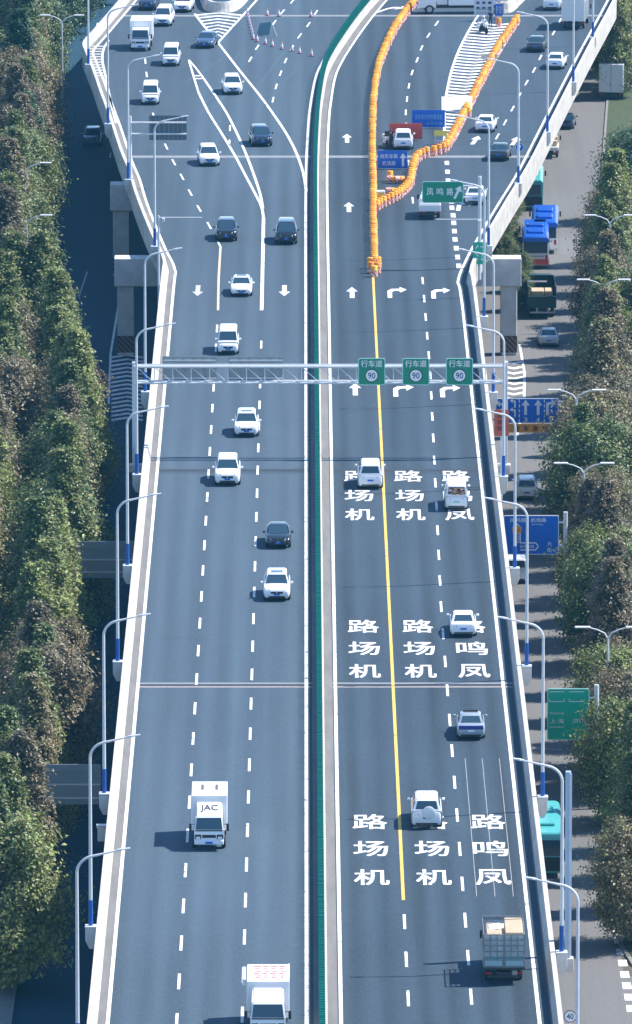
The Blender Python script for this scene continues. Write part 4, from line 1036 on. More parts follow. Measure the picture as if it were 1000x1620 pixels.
for q in range(2):
    flat_poly([scaled(ARROW, .42, .7+q)], -.01, SIGN_W, sm, 'arrow', -.25+q*.5, .55); flat_poly([scaled(ARROW, .42, -.6+q)], -.01, SIGN_W, sm, 'arrow', -.25+q*.5, -.1)
    flat_poly([scaled(ARROW, .42, .3-q)], -.01, SIGN_W, sm, 'arrow', -.25+q*.5, -.6)
link('clamp', MB().box(-.06,.06,.05,.2,-.8,.8).mesh('clamp'), STEEL, sm)
# temporary boards in the coned area
def temp_board(label, px0, px1, py0, py1, m, lines=(), arrow=None, tcol=SIGN_W, foot=None, name='temporary_sign', tilt=0.0, y_off=0.0):
    p = at((px0+px1)/2, foot or py1+3); Y = p.y; x0, zt = pxm(px0, py0, Y); x1, zb = pxm(px1, py1, Y)
    wd, ht = x1-x0, zt-zb
    s = thing(name, label, 'sign', ((x0+x1)/2, Y, DECK)); cz = (zt+zb)/2-DECK
    board('board', wd, ht, 0, cz, -.05, m, s, .05, None, .04)
    for q in (-.36,.36):
        lg = link('leg', MB().bar((q*wd,0.02,.02),(q*wd,.02,cz),.05).mesh('leg'), STEEL, s); link('stay', MB().bar((q*wd,.03,cz+.2),(q*wd,1.0,.02),.04).mesh('stay'), STEEL, lg)
    for body, fx, fz, fw, fh in lines: sign_text(body, fw*wd, fh*ht, fx*wd, cz+fz*ht, -.07, tcol, s, .015)
    if arrow: flat_poly([scaled(ARROW, arrow[2]*ht)], -.07, tcol, s, 'arrow', arrow[0]*wd, cz+arrow[1]*ht)
    return s
temp_board('blue board with white characters and an up arrow at the barrel mouth', 598,644,238,266, SIGN_B, (('向东车辆',-.12,.18,.58,.26),('机场路',-.12,-.22,.46,.26)), (.36,-.02,.75), foot=268)
temp_board('red board with dark characters behind the stopped white car', 616,668,195,220, SIGN_R, (('前方道路施工',0,.18,.8,.24),('减速慢行',0,-.22,.6,.24)), tcol=SIGN_RB, foot=222)
temp_board('wide blue board with pale characters behind the red board', 652,704,174,201, SIGN_B, (('往机场方向车辆请走',0,.1,.84,.3),('左侧车道',.18,-.28,.5,.16)), tcol=mat('sign_pale_blue',(0.22,0.45,0.72),.5), foot=203)
p = at(723, 178); wbd = thing('blank_board', 'large blank white board leaning back on the hatched gore', 'sign', (p.x, p.y, DECK))
link('panel', MB().add([(-1.48,0,.25),(1.48,.1,.3),(1.48,1.25,1.45),(-1.48,1.15,1.4),(-1.48,.05,.2),(1.48,.15,.25),(1.48,1.3,1.4),(-1.48,1.2,1.35)], [(0,1,2,3),(7,6,5,4),(0,4,5,1),(1,5,6,2),(2,6,7,3),(3,7,4,0)]).mesh('panel'), SIGN_W, wbd)
for q in (-1.2,1.2): link('prop', MB().bar((q,.1,.02),(q,.15,.3),.06).mesh('prop'), STEEL, wbd); link('prop', MB().bar((q,1.7,.02),(q,1.15,1.3),.06).mesh('prop'), STEEL, wbd)
bs = temp_board('big pale board with rows of small blue pictograms at the top', 750,781,-10,24, mat('sign_pale',(0.52,0.58,0.64),.5), (('车辆限行告知',0,-.22,.8,.12),('请按标志行驶',0,-.38,.8,.10)), tcol=SIGN_BACK, foot=33)
for i in range(3):
    for k in range(2): flat_poly([[(-.18,-.12),(.18,-.12),(.18,.08),(.1,.14),(-.1,.14),(-.18,.08)]], -.07, PAINT['navy'], bs, 'pictogram', -.62+i*.62, 1.35+k*.55)
nb = temp_board('narrow blue board with two columns of characters at the top', 783,795,6,25, SIGN_B, (('绕行',-.2,0,.3,.7),('车道',.22,0,.3,.7)), foot=31)
speed_disc(nb, .0, 2.2, -.08, .38, '5', SIGN_R)
# fold-up warning frame with yellow panel, chevron arrow board
af = at(697, 229); fr = thing('folding_sign', 'white folding frame with a yellow panel behind the barrels', 'sign', (af.x, af.y, DECK))
for s_ in (-1,1):
    link('leg', MB().bar((s_*.55,0,.02),(s_*.45,0,1.3),.06).mesh('leg'), SIGN_W, fr); link('leg', MB().bar((s_*.55,.7,.02),(s_*.45,.05,1.3),.06).mesh('leg'), SIGN_W, fr)
link('top_panel', MB().box(-.6,.6,-.06,.0,.85,1.35).mesh('top_panel'), SIGN_Y, fr)
link('cross_bar', MB().box(-.55,.55,-.03,.03,.3,.38).mesh('cross_bar'), SIGN_W, fr)
ca = at(774, 99); cb = thing('chevron_board', 'small board of yellow chevrons standing on the hatched gore', 'sign', (ca.x, ca.y, DECK), 0)
board('board', 1.75, .55, 0, .62, 0, SIGN_W, cb, .04)
for k in range(4): flat_poly([[(-.16,-.2),(-.02,-.2),(.16,0),(-.02,.2),(-.16,.2),(.02,0)]], -.012, SIGN_Y, cb, 'chevron', -.64+k*.43, .62)
for q in (-.6,.6): link('leg', MB().box(q-.03,q+.03,.04,.1,.0,.62).mesh('leg'), STEEL, cb)
# signs over the ground road on the right
def ground_sign(label, px0, px1, py0, py1, m, clear=5.3, border=None, post=-1, cat='sign', name='direction_sign', post_top=True, postm=STEEL):
    g0 = at((px0+px1)/2, py1 + clear*(py1+1840)*.968/131.7, 0); Y = g0.y
    x0, zt = pxm(px0, py0, Y); x1, zb = pxm(px1, py1, Y); wd, ht = x1-x0, zt-zb; cz = (zt+zb)/2
    s = thing(name, label, cat, ((x0+x1)/2, Y, 0))
    b = board('board', wd, ht, 0, cz, -.1, m, s, .08, border, .1)
    px_ = post*(wd/2+.5)
    link('post', MB().tube([(px_,.25,0),(px_,.25,zt+.2)], .17, 10).mesh('post',0,0,40), postm, s)
    for q in (.25,-.25): link('arm', MB().tube([(px_,.25,cz+q*ht*1.2),(-post*wd*.45,.06,cz+q*ht*1.2)], .08, 8).mesh('arm',0,0,40), postm, s)
    return s, wd, ht, cz
s, wd, ht, cz = ground_sign('blue lane guide sign with white arrows and an orange strip below', 784,883,630,669, SIGN_B, 6.1, SIGN_W, 1)
for k, (d, xx) in enumerate((('1',-.42),('2',-.22),('3',-.02),('4',.18),('5',.38))):
    sign_text(d, .30, .36, xx*wd, cz-.36*ht, -.12, SIGN_W, s, .02)
TURN = [(-.3,-.5),(-.12,-.5),(-.12,.12),(.05,.2),(.05,.02),(.36,.3),(.05,.56),(.05,.38),(-.3,.3)]
TL = [(-a, b) for a, b in TURN]
for xx, poly in ((-.02,ARROW),(.18,ARROW),(.38,TURN)): flat_poly([scaled(poly, ht*.62)], -.12, SIGN_W, s, 'arrow', xx*wd, cz+.14*ht)
flat_poly([scaled(TL, ht*.36)], -.12, SIGN_W, s, 'arrow', -.22*wd, cz+.30*ht); flat_poly([scaled(TL, ht*.36)], -.12, SIGN_W, s, 'arrow', -.22*wd, cz-.06*ht); flat_poly([scaled(TL, ht*.5)], -.12, SIGN_W, s, 'arrow', -.42*wd, cz+.14*ht)
for xx in (-.32,-.12,.08,.28):
    for q in range(5): flat_poly([[(-.04,-.13),(.04,-.13),(.04,.13),(-.04,.13)]], -.12, SIGN_W if xx != .08 else mat('sign_mid_blue',(0.02,0.2,0.7),.5), s, 'lane_tick', xx*wd, cz+(-.4+q*.2)*ht)
o = link('orange_strip', MB().box(-wd*.42,wd*.5,-.12,-.04,cz-ht/2-.78,cz-ht/2-.06).mesh('orange_strip',.03,1), SIGN_O, s)
for k, ch in enumerate('按车道行驶'): sign_text(ch, .42, .42, (-.16+k*.148)*wd, cz-ht/2-.42, -.14, SIGN_K, o, .03)
s, wd, ht, cz = ground_sign('big blue direction sign with white route lines among the right trees', 797,884,815,877, SIGN_B, 5.4, SIGN_W, 1)
for body, fx, fz, fw, fh in (('凤鸣路',-.24,.38,.30,.11),('机场路',.13,.38,.28,.11),('大',.33,-.22,.09,.12),('街',.33,-.38,.09,.12),('工业南',-.25,-.08,.07,.26)):
    sign_text(body, fw*wd, fh*ht, fx*wd, cz+fz*ht, -.12, SIGN_W, s, .02)
sign_text('Jichang', .2*wd, .05*ht, .11*wd, cz+.27*ht, -.12, SIGN_W, s, .01)
def stroke(pts, wd_, name='route_line'):
    mb = MB()
    for a, b in zip(pts[:-1], pts[1:]):
        d = (Vector(b)-Vector(a)).normalized(); n_ = Vector((-d.y, d.x))*wd_/2
        q = [Vector(a)-n_, Vector(b)-n_, Vector(b)+n_, Vector(a)+n_]; mb.add([(v.x, 0, v.y) for v in q], [(0,1,2,3)])
    return mb.mesh(name)
link('route_line', stroke([(-.20*wd,.12*ht),(-.20*wd,-.2*ht),(.08*wd,-.2*ht),(.13*wd,-.29*ht),(.08*wd,-.38*ht),(-.2*wd,-.38*ht)], .09), SIGN_W, s, (0,-.12,cz))
link('route_line', stroke([(-.34*wd,.18*ht),(-.26*wd,.29*ht),(-.18*wd,.18*ht)], .09), SIGN_W, s, (0,-.125,cz))
sh = flat_poly([[(-.3,-.28),(.3,-.28),(.36,.1),(.2,.3),(-.2,.3),(-.36,.1)]], -.125, SIGN_O, s, 'route_shield', -.26*wd, cz+.13*ht); sign_text('机场', .45, .25, -.26*wd, cz+.13*ht, -.13, SIGN_RB, sh, .02)
for k, ch in enumerate('新东站路'): sign_text(ch, .24, .26, (-.17+k*.065)*wd, cz-.29*ht, -.12, SIGN_W, s, .01)
s, wd, ht, cz = ground_sign('green city distance sign partly hidden by the right trees', 866,932,1089,1170, SIGN_GB, 5.0, mat('sign_mint',(0.42,0.74,0.62),.4), 1)
for body, fx, fz, fw, fh in (('上 海',-.27,-.13,.33,.09),('Beijing',-.27,.02,.33,.05),('Shanghai',-.27,-.25,.33,.045),('km',.16,-.40,.12,.035),('济南',.25,-.13,.3,.09)):
    sign_text(body, fw*wd, fh*ht, fx*wd, cz+fz*ht, -.12, SIGN_W, s, .015)
for xx in (-.27,.2): link('bracket_line', stroke([(xx*wd-.5,.30*ht),(xx*wd-.5,.25*ht),(xx*wd+.5,.25*ht),(xx*wd+.5,.30*ht)], .045), SIGN_W, s, (0,-.12,cz)); link('bracket_line', stroke([(xx*wd-.5,.44*ht),(xx*wd+.5,.44*ht)], .045), SIGN_W, s, (0,-.122,cz))
# rust-red notice on a post, fixed outside the right parapet
x0, zt = pxm(782, 648, 691.0); x1, zb = pxm(805, 690, 691.0)
rn = thing('red_notice', 'rust-red vertical notice overlapping the blue lane guide sign', 'sign', ((x0+x1)/2, 691.0, 0))
board('board', x1-x0, zt-zb, 0, (zt+zb)/2, 0, SIGN_RB, rn, .05, None, .12)
for k, wrd in enumerate(('道路','施工','慢行')): sign_text(wrd, .62, .34, 0, (zt+zb)/2+.55-k*.48, -.02, mat('notice_dark',(0.12,0.02,0.02),.6), rn, .02)
link('post', MB().tube([(0,.1,DECK-1),(0,.1,zt)], .08, 8).mesh('post',0,0,40), STEEL, rn)
link('bracket', MB().box(-.5,.1,-.0,.2,DECK-1,DECK-.7).mesh('bracket'), STEEL, rn)
# round signs
p = at(902, 1650); rs = thing('speed_limit_sign', 'round white speed limit sign with a dark red rim reading 40 at bottom right', 'sign', (15.35, p.y, 0))
x0, zc = pxm(902, 1608, p.y); rs.location.x = x0
flat_poly([[(a*.36, b*.36) for a, b in ring]], .02, SIGN_BACK, rs, 'disc_back', 0, zc); speed_disc(rs, 0, zc, 0, .36, '40', mat('rim_dark_red',(0.25,0.03,0.04),.5))
link('post', MB().tube([(0,.06,DECK-1.1),(0,.06,zc)], .045, 8).mesh('post',0,0,40), STEEL, rs); link('bracket', MB().box(x0*0-.7,0.05,.02,.12,DECK-1.1,DECK-.95).mesh('bracket'), STEEL, rs)
p = at(820, 262); x0, zc = pxm(822, 233, p.y); rb_ = thing('round_blue_sign', 'small round blue sign at the foot of a ramp lamp post', 'sign', (x0, p.y, 0))
flat_poly([[(a*.40, b*.40) for a, b in ring]], 0, SIGN_W, rb_, 'disc_rim', 0, zc); flat_poly([[(a*.36, b*.36) for a, b in ring]], -.01, SIGN_B, rb_, 'disc_face', 0, zc); flat_poly([scaled(ARROW,.5,.5)], -.02, SIGN_W, rb_, 'arrow', 0, zc)
link('post', MB().tube([(0,.06,DECK-1),(0,.06,zc)], .05, 8).mesh('post',0,0,40), STEEL, rb_)
# cantilever sign seen from behind on the left ramp
p = at(206, 297); cs = thing('cantilever_sign', 'back of a cantilever sign on twin bars over the left ramp', 'sign', (p.x, p.y, DECK))
link('post', MB().tube([(0,0,-.8),(0,0,6.6)], [.2,.15], 10).mesh('post',0,0,40), POLE_W, cs)
x0, zt = pxm(236, 183, p.y); x1, zb = pxm(295, 222, p.y)
for py in (194, 212):
    _, z = pxm(250, py, p.y); link('bar', MB().tube([(0,0,z-DECK),(x1-p.x,0,z-DECK)], .09, 8).mesh('bar',0,0,40), POLE_W, cs)
board('panel', x1-x0, zt-zb, (x0+x1)/2-p.x, (zt+zb)/2-DECK, .14, mat('sign_back_dark',(0.10,0.125,0.16),.6), cs, .04)
for q in range(9): link('rib', MB().box(x0-p.x+.15+q*.41-.02,x0-p.x+.15+q*.41+.02,.10,.14,zb-DECK+.1,zt-DECK-.1).mesh('rib'), SIGN_BACK, cs)
# camera poles with a thin bar
def cam_pole(label, px, py, tip, base):
    p = at(*base); x0, z = pxm(px, py, p.y); x1, _ = pxm(tip, py, p.y)
    r = thing('camera_pole', label, 'camera pole', (x0, p.y, DECK))
    link('post', MB().tube([(0,0,-.8),(0,0,z-DECK+.15)], .1, 8).mesh('post',0,0,40), POLE_W, r); link('bar', MB().tube([(0,0,z-DECK),(x1-x0,0,z-DECK)], .045, 6).mesh('bar',0,0,40), POLE_W, r)
    link('camera_box', MB().box(-.12+(.4 if x1>x0 else -.4),.12+(.4 if x1>x0 else -.4),-.3,.2,z-DECK-.35,z-DECK-.05).mesh('camera_box',.03,1), POLE_W, r)
cam_pole('thin camera pole with a bar over the left ramp lanes', 251, 344, 320, (251,468)); 
cp = at(764, 470); cam_pole('thin camera pole with a bar over the right lanes by the pier', 766, 347, 690, (766,470))
# blue-grey twin post at lower right
p = at(884, 1512); tp = thing('mast', 'tall pale blue mast standing outside the lower right parapet', 'mast', (15.35, p.y, DECK))
_, zt = pxm(888, 1220, p.y); link('shaft', MB().box(-.16,.16,-.16,.16,-.1,zt-DECK).mesh('shaft',.03,1), mat('mast_blue',(0.36,0.50,0.66),.4), tp)
link('flange', MB().box(.06,.22,-.22,-.165,0,zt-DECK-.1).mesh('flange'), POLE_W, tp); link('foot', MB().box(-.85,.35,-.35,.35,-.9,-.1).mesh('foot',.02,1), CONC, tp)
# sign backs over the shaded left road
for lab, px0, px1, py0, py1 in (('grey back of a big sign over the shaded left road, upper one',118,216,856,914),('grey back of a big sign over the shaded left road, lower one',72,160,1209,1272)):
    s, wd, ht, cz = ground_sign(lab, px0, px1, py0, py1, SIGN_BACK, 5.0, None, -1, name='road_sign')
    for q in (-.34,0,.34): link('rail', MB().box(-wd/2+.05,wd/2-.05,-.16,-.10,cz+q*ht-.05,cz+q*ht+.05).mesh('rail'), STEEL if q < .3 else SIGN_BACK, s)
p = at(166, 1306); bx = thing('junction_box', 'small pale bracket with red lettering on the left parapet outside', 'bracket', (-12.55, p.y, DECK))
link('shelf', MB().box(-.35,.35,-.25,.25,-.12,.06).mesh('shelf'), SIGN_W, bx); link('bracket', MB().box(-.3,.35,-.2,.2,-1.0,-.12).mesh('bracket',.05,1), CONC, bx); sign_text('严禁攀爬', .55, .1, 0, -.03, -.26, SIGN_R, bx, .01)

# ============================================================ orange barrels, cones
BAND = bpy.data.materials.new('barrel_band'); BAND.use_nodes = True
t = BAND.node_tree; tc = t.nodes.new('ShaderNodeTexCoord'); wv = t.nodes.new('ShaderNodeTexWave'); wv.bands_direction = 'DIAGONAL'; wv.inputs['Scale'].default_value = 1.6
rp = t.nodes.new('ShaderNodeValToRGB'); rp.color_ramp.interpolation = 'CONSTANT'; rp.color_ramp.elements[0].color = (0.60,0.10,0.05,1); rp.color_ramp.elements[1].position = 0.40; rp.color_ramp.elements[1].color = (0.72,0.58,0.54,1)
t.links.new(tc.outputs['Object'], wv.inputs['Vector']); t.links.new(wv.outputs['Fac'], rp.inputs[0]); t.links.new(rp.outputs[0], t.nodes['Principled BSDF'].inputs['Base Color'])
bar_me = MB().lathe([(.30,.0),(.31,.05),(.28,.50),(.31,.54),(.31,.62),(.27,.66),(.29,.90),(.26,.96),(.14,.99),(.12,.93),(.04,.93)], 14).mesh('body',0,0,50)
band_me = MB().lathe([(.325,.06),(.31,.48),(.27,.49),(.27,.06)], 14).mesh('reflective_band',0,0,50)
def barrel(x, y, label, group, rz=0.0, rot=None, z=DECK+.012):
    r = thing('traffic_barrel', label, 'barrel', (x, y, z), rz, group)
    if rot: r.rotation_euler = rot
    link('body', bar_me, random.choice((ORANGE,ORANGE,ORANGE_Y,ORANGE_R)), r); link('reflective_band', band_me, BAND, r); return r
random.seed(11)
def row(pts, label, group, step, marks=()):
    p = smooth_path([xy(*q) for q in pts], 5); s = 0.0; L_ = path_len(p)
    while s < L_:
        c, t_ = at_len(p, s)
        if c is None: break
        lab = label
        for yy, txt in marks:
            if c.y < yy: lab = txt; break
        barrel(c.x+random.uniform(-.07,.07), c.y, lab, group, random.uniform(0,6.28)); s += step*random.uniform(.92,1.08)
row(((592,428),(592,400),(591,370),(590.5,340),(590,290),(589,240),(589,205),(590,180),(592,152),(596,125),(605,92),(615,70),(625,50),(645,22),(665,0),(690,-28)),
    'orange barrel of the long row on its upper curve beyond the stopped car', 'long left row of orange barrels', 1.15, ((at(590,335).y,'orange barrel of the long row between the yellow line and the slanting row'),(at(590,250).y,'orange barrel of the long row beside the tipped barrels and blue arrow board'),(at(590,170).y,'orange barrel of the long row beside the stopped white car')))
row(((597,333),(606,327),(619,321),(632,314),(645,303),(651,288),(653,272),(659,258),(672,250),(690,246),(704,240),(714,226),(724,207),(735,186),(750,156),(765,126),(790,80),(819,36)),
    'orange barrel of the slanting row along the hatched gore', 'slanting right row of orange barrels', 1.15, ((at(650,300).y,'orange barrel of the slanting row next to its mouth'),(at(700,243).y,'orange barrel of the slanting row near the blue arrow board'),(at(735,180).y,'orange barrel of the slanting row beside the blank white board')))
for i, (px, py) in enumerate(((587,432),(597,433),(592,438),(586,425),(598,424))):
    x, y = xy(px, py); barrel(x, y, '%s orange barrel of the cluster at the head of the yellow line' % ('front left','front right','nearest','rear left','rear right')[i], 'barrel cluster at the yellow line')
for px, py, lab, a in ((613,290,'orange barrel tipped over below the blue arrow board, left one',1.2),(624,291,'orange barrel tipped over below the blue arrow board, right one',1.9),(611,309,'orange barrel lying near the mouth of the slanting row',1.4)):
    x, y = xy(px, py); barrel(x, y, lab, None, 0, (R(90),0,a), DECK+.42)
x, y = xy(617, 288); barrel(x, y+.4, 'orange barrel upright behind the two tipped barrels', None)
x, y = xy(789, 43); barrel(x, y, 'single orange barrel standing on the hatched gore near the motorcycle', None)
x, y = xy(741, 186); barrel(x, y+.3, 'orange barrel doubled up beside the blank white board', None)
p = at(600, 316); wb = thing('warning_box', 'white box with orange print wedged against the barrel row', 'box', (p.x, p.y, DECK), .1)
link('case', MB().box(-.5,.5,-.3,.3,.01,.85).mesh('case',.04,1), SIGN_W, wb); link('print', MB().box(-.35,.35,-.31,-.302,.2,.7).mesh('print'), SIGN_Y, wb)
# cones: dark base, pink and white sleeve
CONE_P = mat('cone_pink', (0.70,0.32,0.36), .6); cone_base = MB().box(-.22,.22,-.22,.22,0,.06).mesh('base',.02,1)
cone_me = MB().lathe([(.17,.06),(.03,.78)], 10).mesh('cone',0,0,50); slv = MB().lathe([(.135,.28),(.075,.56)], 10).mesh('reflective_sleeve',0,0,50)
def cone(px, py, lab):
    x, y = xy(px, py); r = thing('traffic_cone', lab, 'traffic cone', (x, y, DECK+.012), 0, 'traffic cones around the tilted board')
    link('base', cone_base, DARK, r); link('cone', cone_me, CONE_P, r); link('reflective_sleeve', slv, SIGN_W, r)
for i in range(9): cone(391+i*1.2, 24+i*4.8, '%s pink cone counted down the tight line left of the tilted board' % ('topmost' if i == 0 else nth(i)))
for i, (px, py) in enumerate(((407,66),(420,70),(431,74),(446,78),(462,81),(474,85),(493,89))): cone(px, py, 'pink cone in the spaced line below the tilted board, number %s from the left' % ('one','two','three','four','five','six','seven')[i])
for i, (px, py) in enumerate(((423,25),(441,26),(492,27))): cone(px, py, 'pink cone on the top joint line, %s of three' % ('leftmost','middle','rightmost')[i])
p = at(418, 58); tb = thing('tilted_board', 'tilted grey-green board on a metal frame inside the cones', 'sign', (p.x, p.y, DECK), -.35)
link('panel', MB().add([(-.75,-.3,.05),(.6,-.2,.25),(.75,.25,1.55),(-.55,.15,1.35),(-.75,-.26,.05),(.6,-.16,.25),(.75,.29,1.55),(-.55,.19,1.35)], [(0,1,2,3),(7,6,5,4),(0,4,5,1),(1,5,6,2),(2,6,7,3),(3,7,4,0)]).mesh('panel'), mat('board_grey_green',(0.12,0.22,0.24),.5), tb)
for a, b in (((.7,.27,1.5),(1.25,.4,.02)),((.7,.27,1.5),(.3,.7,.02)),((-.5,.17,1.3),(-.3,.9,.02))): link('frame_leg', MB().bar(a,b,.06).mesh('frame_leg'), STEEL, tb)

# ============================================================ people and a motorcycle
def person_mat(name, legs, torso, skin=(0.42,0.25,0.17), zs=(0.88,1.46)):
    m = bpy.data.materials.new(name); m.use_nodes = True; t = m.node_tree
    tc = t.nodes.new('ShaderNodeTexCoord'); sx = t.nodes.new('ShaderNodeSeparateXYZ'); r = t.nodes.new('ShaderNodeValToRGB'); r.color_ramp.interpolation = 'CONSTANT'
    mr = t.nodes.new('ShaderNodeMapRange'); mr.inputs['From Max'].default_value = 2.0
    e = r.color_ramp.elements; e[0].color = (*legs,1); e[1].position = zs[0]/2; e[1].color = (*torso,1); q = e.new(zs[1]/2); q.color = (*skin,1)
    t.links.new(tc.outputs['Object'], sx.inputs[0]); t.links.new(sx.outputs[2], mr.inputs[0]); t.links.new(mr.outputs[0], r.inputs[0]); t.links.new(r.outputs[0], t.nodes['Principled BSDF'].inputs['Base Color'])
    t.nodes['Principled BSDF'].inputs['Roughness'].default_value = .8
    return m
def person(label, loc, rz, m, pose='stand', hat=None):
    r = thing('person', label, 'person', loc, rz)
    if pose == 'sit':
        J = {'pel':(0,-.1,.78,.15),'sp':(0,-.06,1.02,.15),'ch':(0,.0,1.25,.17),'nk':(0,.04,1.44,.06),'hd':(0,.06,1.60,.105),'ht':(0,.06,1.70,.08)}
        lg = lambda s: [(s*.12,-.05,.76,.10),(s*.20,.34,.66,.075),(s*.20,.22,.24,.055),(s*.20,.36,.16,.045)]
        am = lambda s: [(s*.21,.02,1.34,.065),(s*.30,.22,1.12,.05),(s*.28,.48,1.08,.04),(s*.27,.56,1.07,.035)]
    else:
        J = {'pel':(0,0,.92,.15),'sp':(0,0,1.12,.145),'ch':(0,.0,1.32,.17),'nk':(0,.01,1.49,.06),'hd':(0,.03,1.63,.10),'ht':(0,.03,1.73,.08)}
        lg = lambda s: [(s*.10,0,.88,.10),(s*.12,.03*s,.48,.07),(s*.13,.05*s,.09,.05),(s*.14,.18+.05*s,.05,.045)]
        am = lambda s: [(s*.21,0,1.41,.065),(s*.29,.05,1.14,.05),(s*.27,.25,.98,.04),(s*.26,.33,.97,.035)]
    vs_ = []; es_ = []; rad = []
    def ad(p, parent=None):
        vs_.append(p[:3]); rad.append(p[3]); i = len(vs_)-1
        if parent is not None: es_.append((parent, i))
        return i
    pel = ad(J['pel']); sp0 = ad(J['sp'], pel); ch = ad(J['ch'], sp0); nk = ad(J['nk'], ch); hd = ad(J['hd'], nk); ad(J['ht'], hd)
    for s in (-1,1):
        q = pel
        for p in lg(s): q = ad(p, q)
        q = ch
        for p in am(s): q = ad(p, q)
    me = bpy.data.meshes.new('body'); me.from_pydata(vs_, es_, []); me.materials.append(None)
    o = link('body', me, m, r)
    sk = o.modifiers.new('skin', 'SKIN'); 
    for i, v in enumerate(me.skin_vertices[0].data): v.radius = (rad[i], rad[i]); v.use_root = (i == 0)
    o.modifiers.new('sub', 'SUBSURF').levels = 1; o.modifiers['sub'].render_levels = 1
    hz = J['hd'][2]; hy = J['hd'][1]
    link('helmet' if hat else 'hair', MB().lathe([(.125,-.02),(.13,.05),(.10,.12),(.04,.155)], 12).mesh('helmet',0,0,50), hat or DARK, r, (0, hy, hz+.02))
    return r
dark_m = person_mat('clothes_dark', (0.02,0.022,0.03), (0.025,0.03,0.04)); white_m = person_mat('clothes_white_top', (0.02,0.025,0.05), (0.62,0.66,0.68)); navy_m = person_mat('clothes_navy', (0.02,0.025,0.05), (0.02,0.03,0.09))
p = at(618, 236); person('person in dark clothes standing at the open door of the stopped white car', (p.x, p.y+.6, DECK+.012), -1.2, dark_m, 'stand')
def motorcycle(label, loc, rz):
    r = thing('motorcycle', label, 'motorcycle', loc, rz)
    for y in (-.68,.70):
        w_ = link('wheel', MB().lathe([(.20,-.06),(.30,-.06),(.32,0),(.30,.06),(.20,.06)], 16).mesh('wheel',0,0,40), RUBBER, r, (0,y,.32), rot=(0,PI/2,0)); link('rim', MB().lathe([(.2,-.03),(.05,-.05),(.05,.05),(.2,.03)],12).mesh('rim'), RIM, w_)
    link('frame', MB().tube([(0,-.68,.32),(0,-.3,.45),(0,.1,.5),(0,.45,.8),(0,.55,.95)], .05, 6).mesh('frame'), DARK, r)
    link('fork', MB().tube([(0,.70,.32),(0,.5,.98)], .04, 6).mesh('fork'), RIM, r)
    link('engine', MB().box(-.16,.16,-.2,.25,.25,.6).mesh('engine',.04,1), CHASSIS, r)
    link('tank', MB().box(-.16,.16,.0,.42,.68,.92).mesh('tank',.07,2,40), PAINT['white'], r)
    link('seat', MB().box(-.15,.15,-.75,.02,.68,.80).mesh('seat',.04,1), DARK, r)
    link('tail_box', MB().box(-.22,.22,-1.05,-.70,.74,1.05).mesh('tail_box',.04,1), PAINT['white'], r)
    link('fairing', MB().box(-.2,.2,.55,.72,.75,1.15).mesh('fairing',.06,1), PAINT['white'], r)
    link('handlebar', MB().tube([(-.36,.40,1.02),(-.1,.5,1.0),(.1,.5,1.0),(.36,.40,1.02)], .02, 6).mesh('handlebar'), DARK, r)
    for s in (-1,1): link('pannier', MB().box(s*.25-.1,s*.25+.1,-.95,-.5,.45,.75).mesh('pannier',.03,1), PAINT['white'], r)
    return r
p = at(765, 54); ml_ = (p.x, p.y+.8, DECK+.012)
motorcycle('white motorcycle standing on the hatched gore under the big pale board', ml_, -2.7)
person('person in a pale top seated on the motorcycle', (ml_[0], ml_[1], DECK+.06), -2.7, white_m, 'sit', SIGN_W)
p = at(776, 42); person('person in navy clothes standing behind the motorcycle', (p.x, p.y, DECK+.012), 2.6, navy_m, 'stand')
p = at(610, 234); motorcycle('dark motorcycle parked left of the stopped white car', (p.x, p.y+.8, DECK+.012), .2)
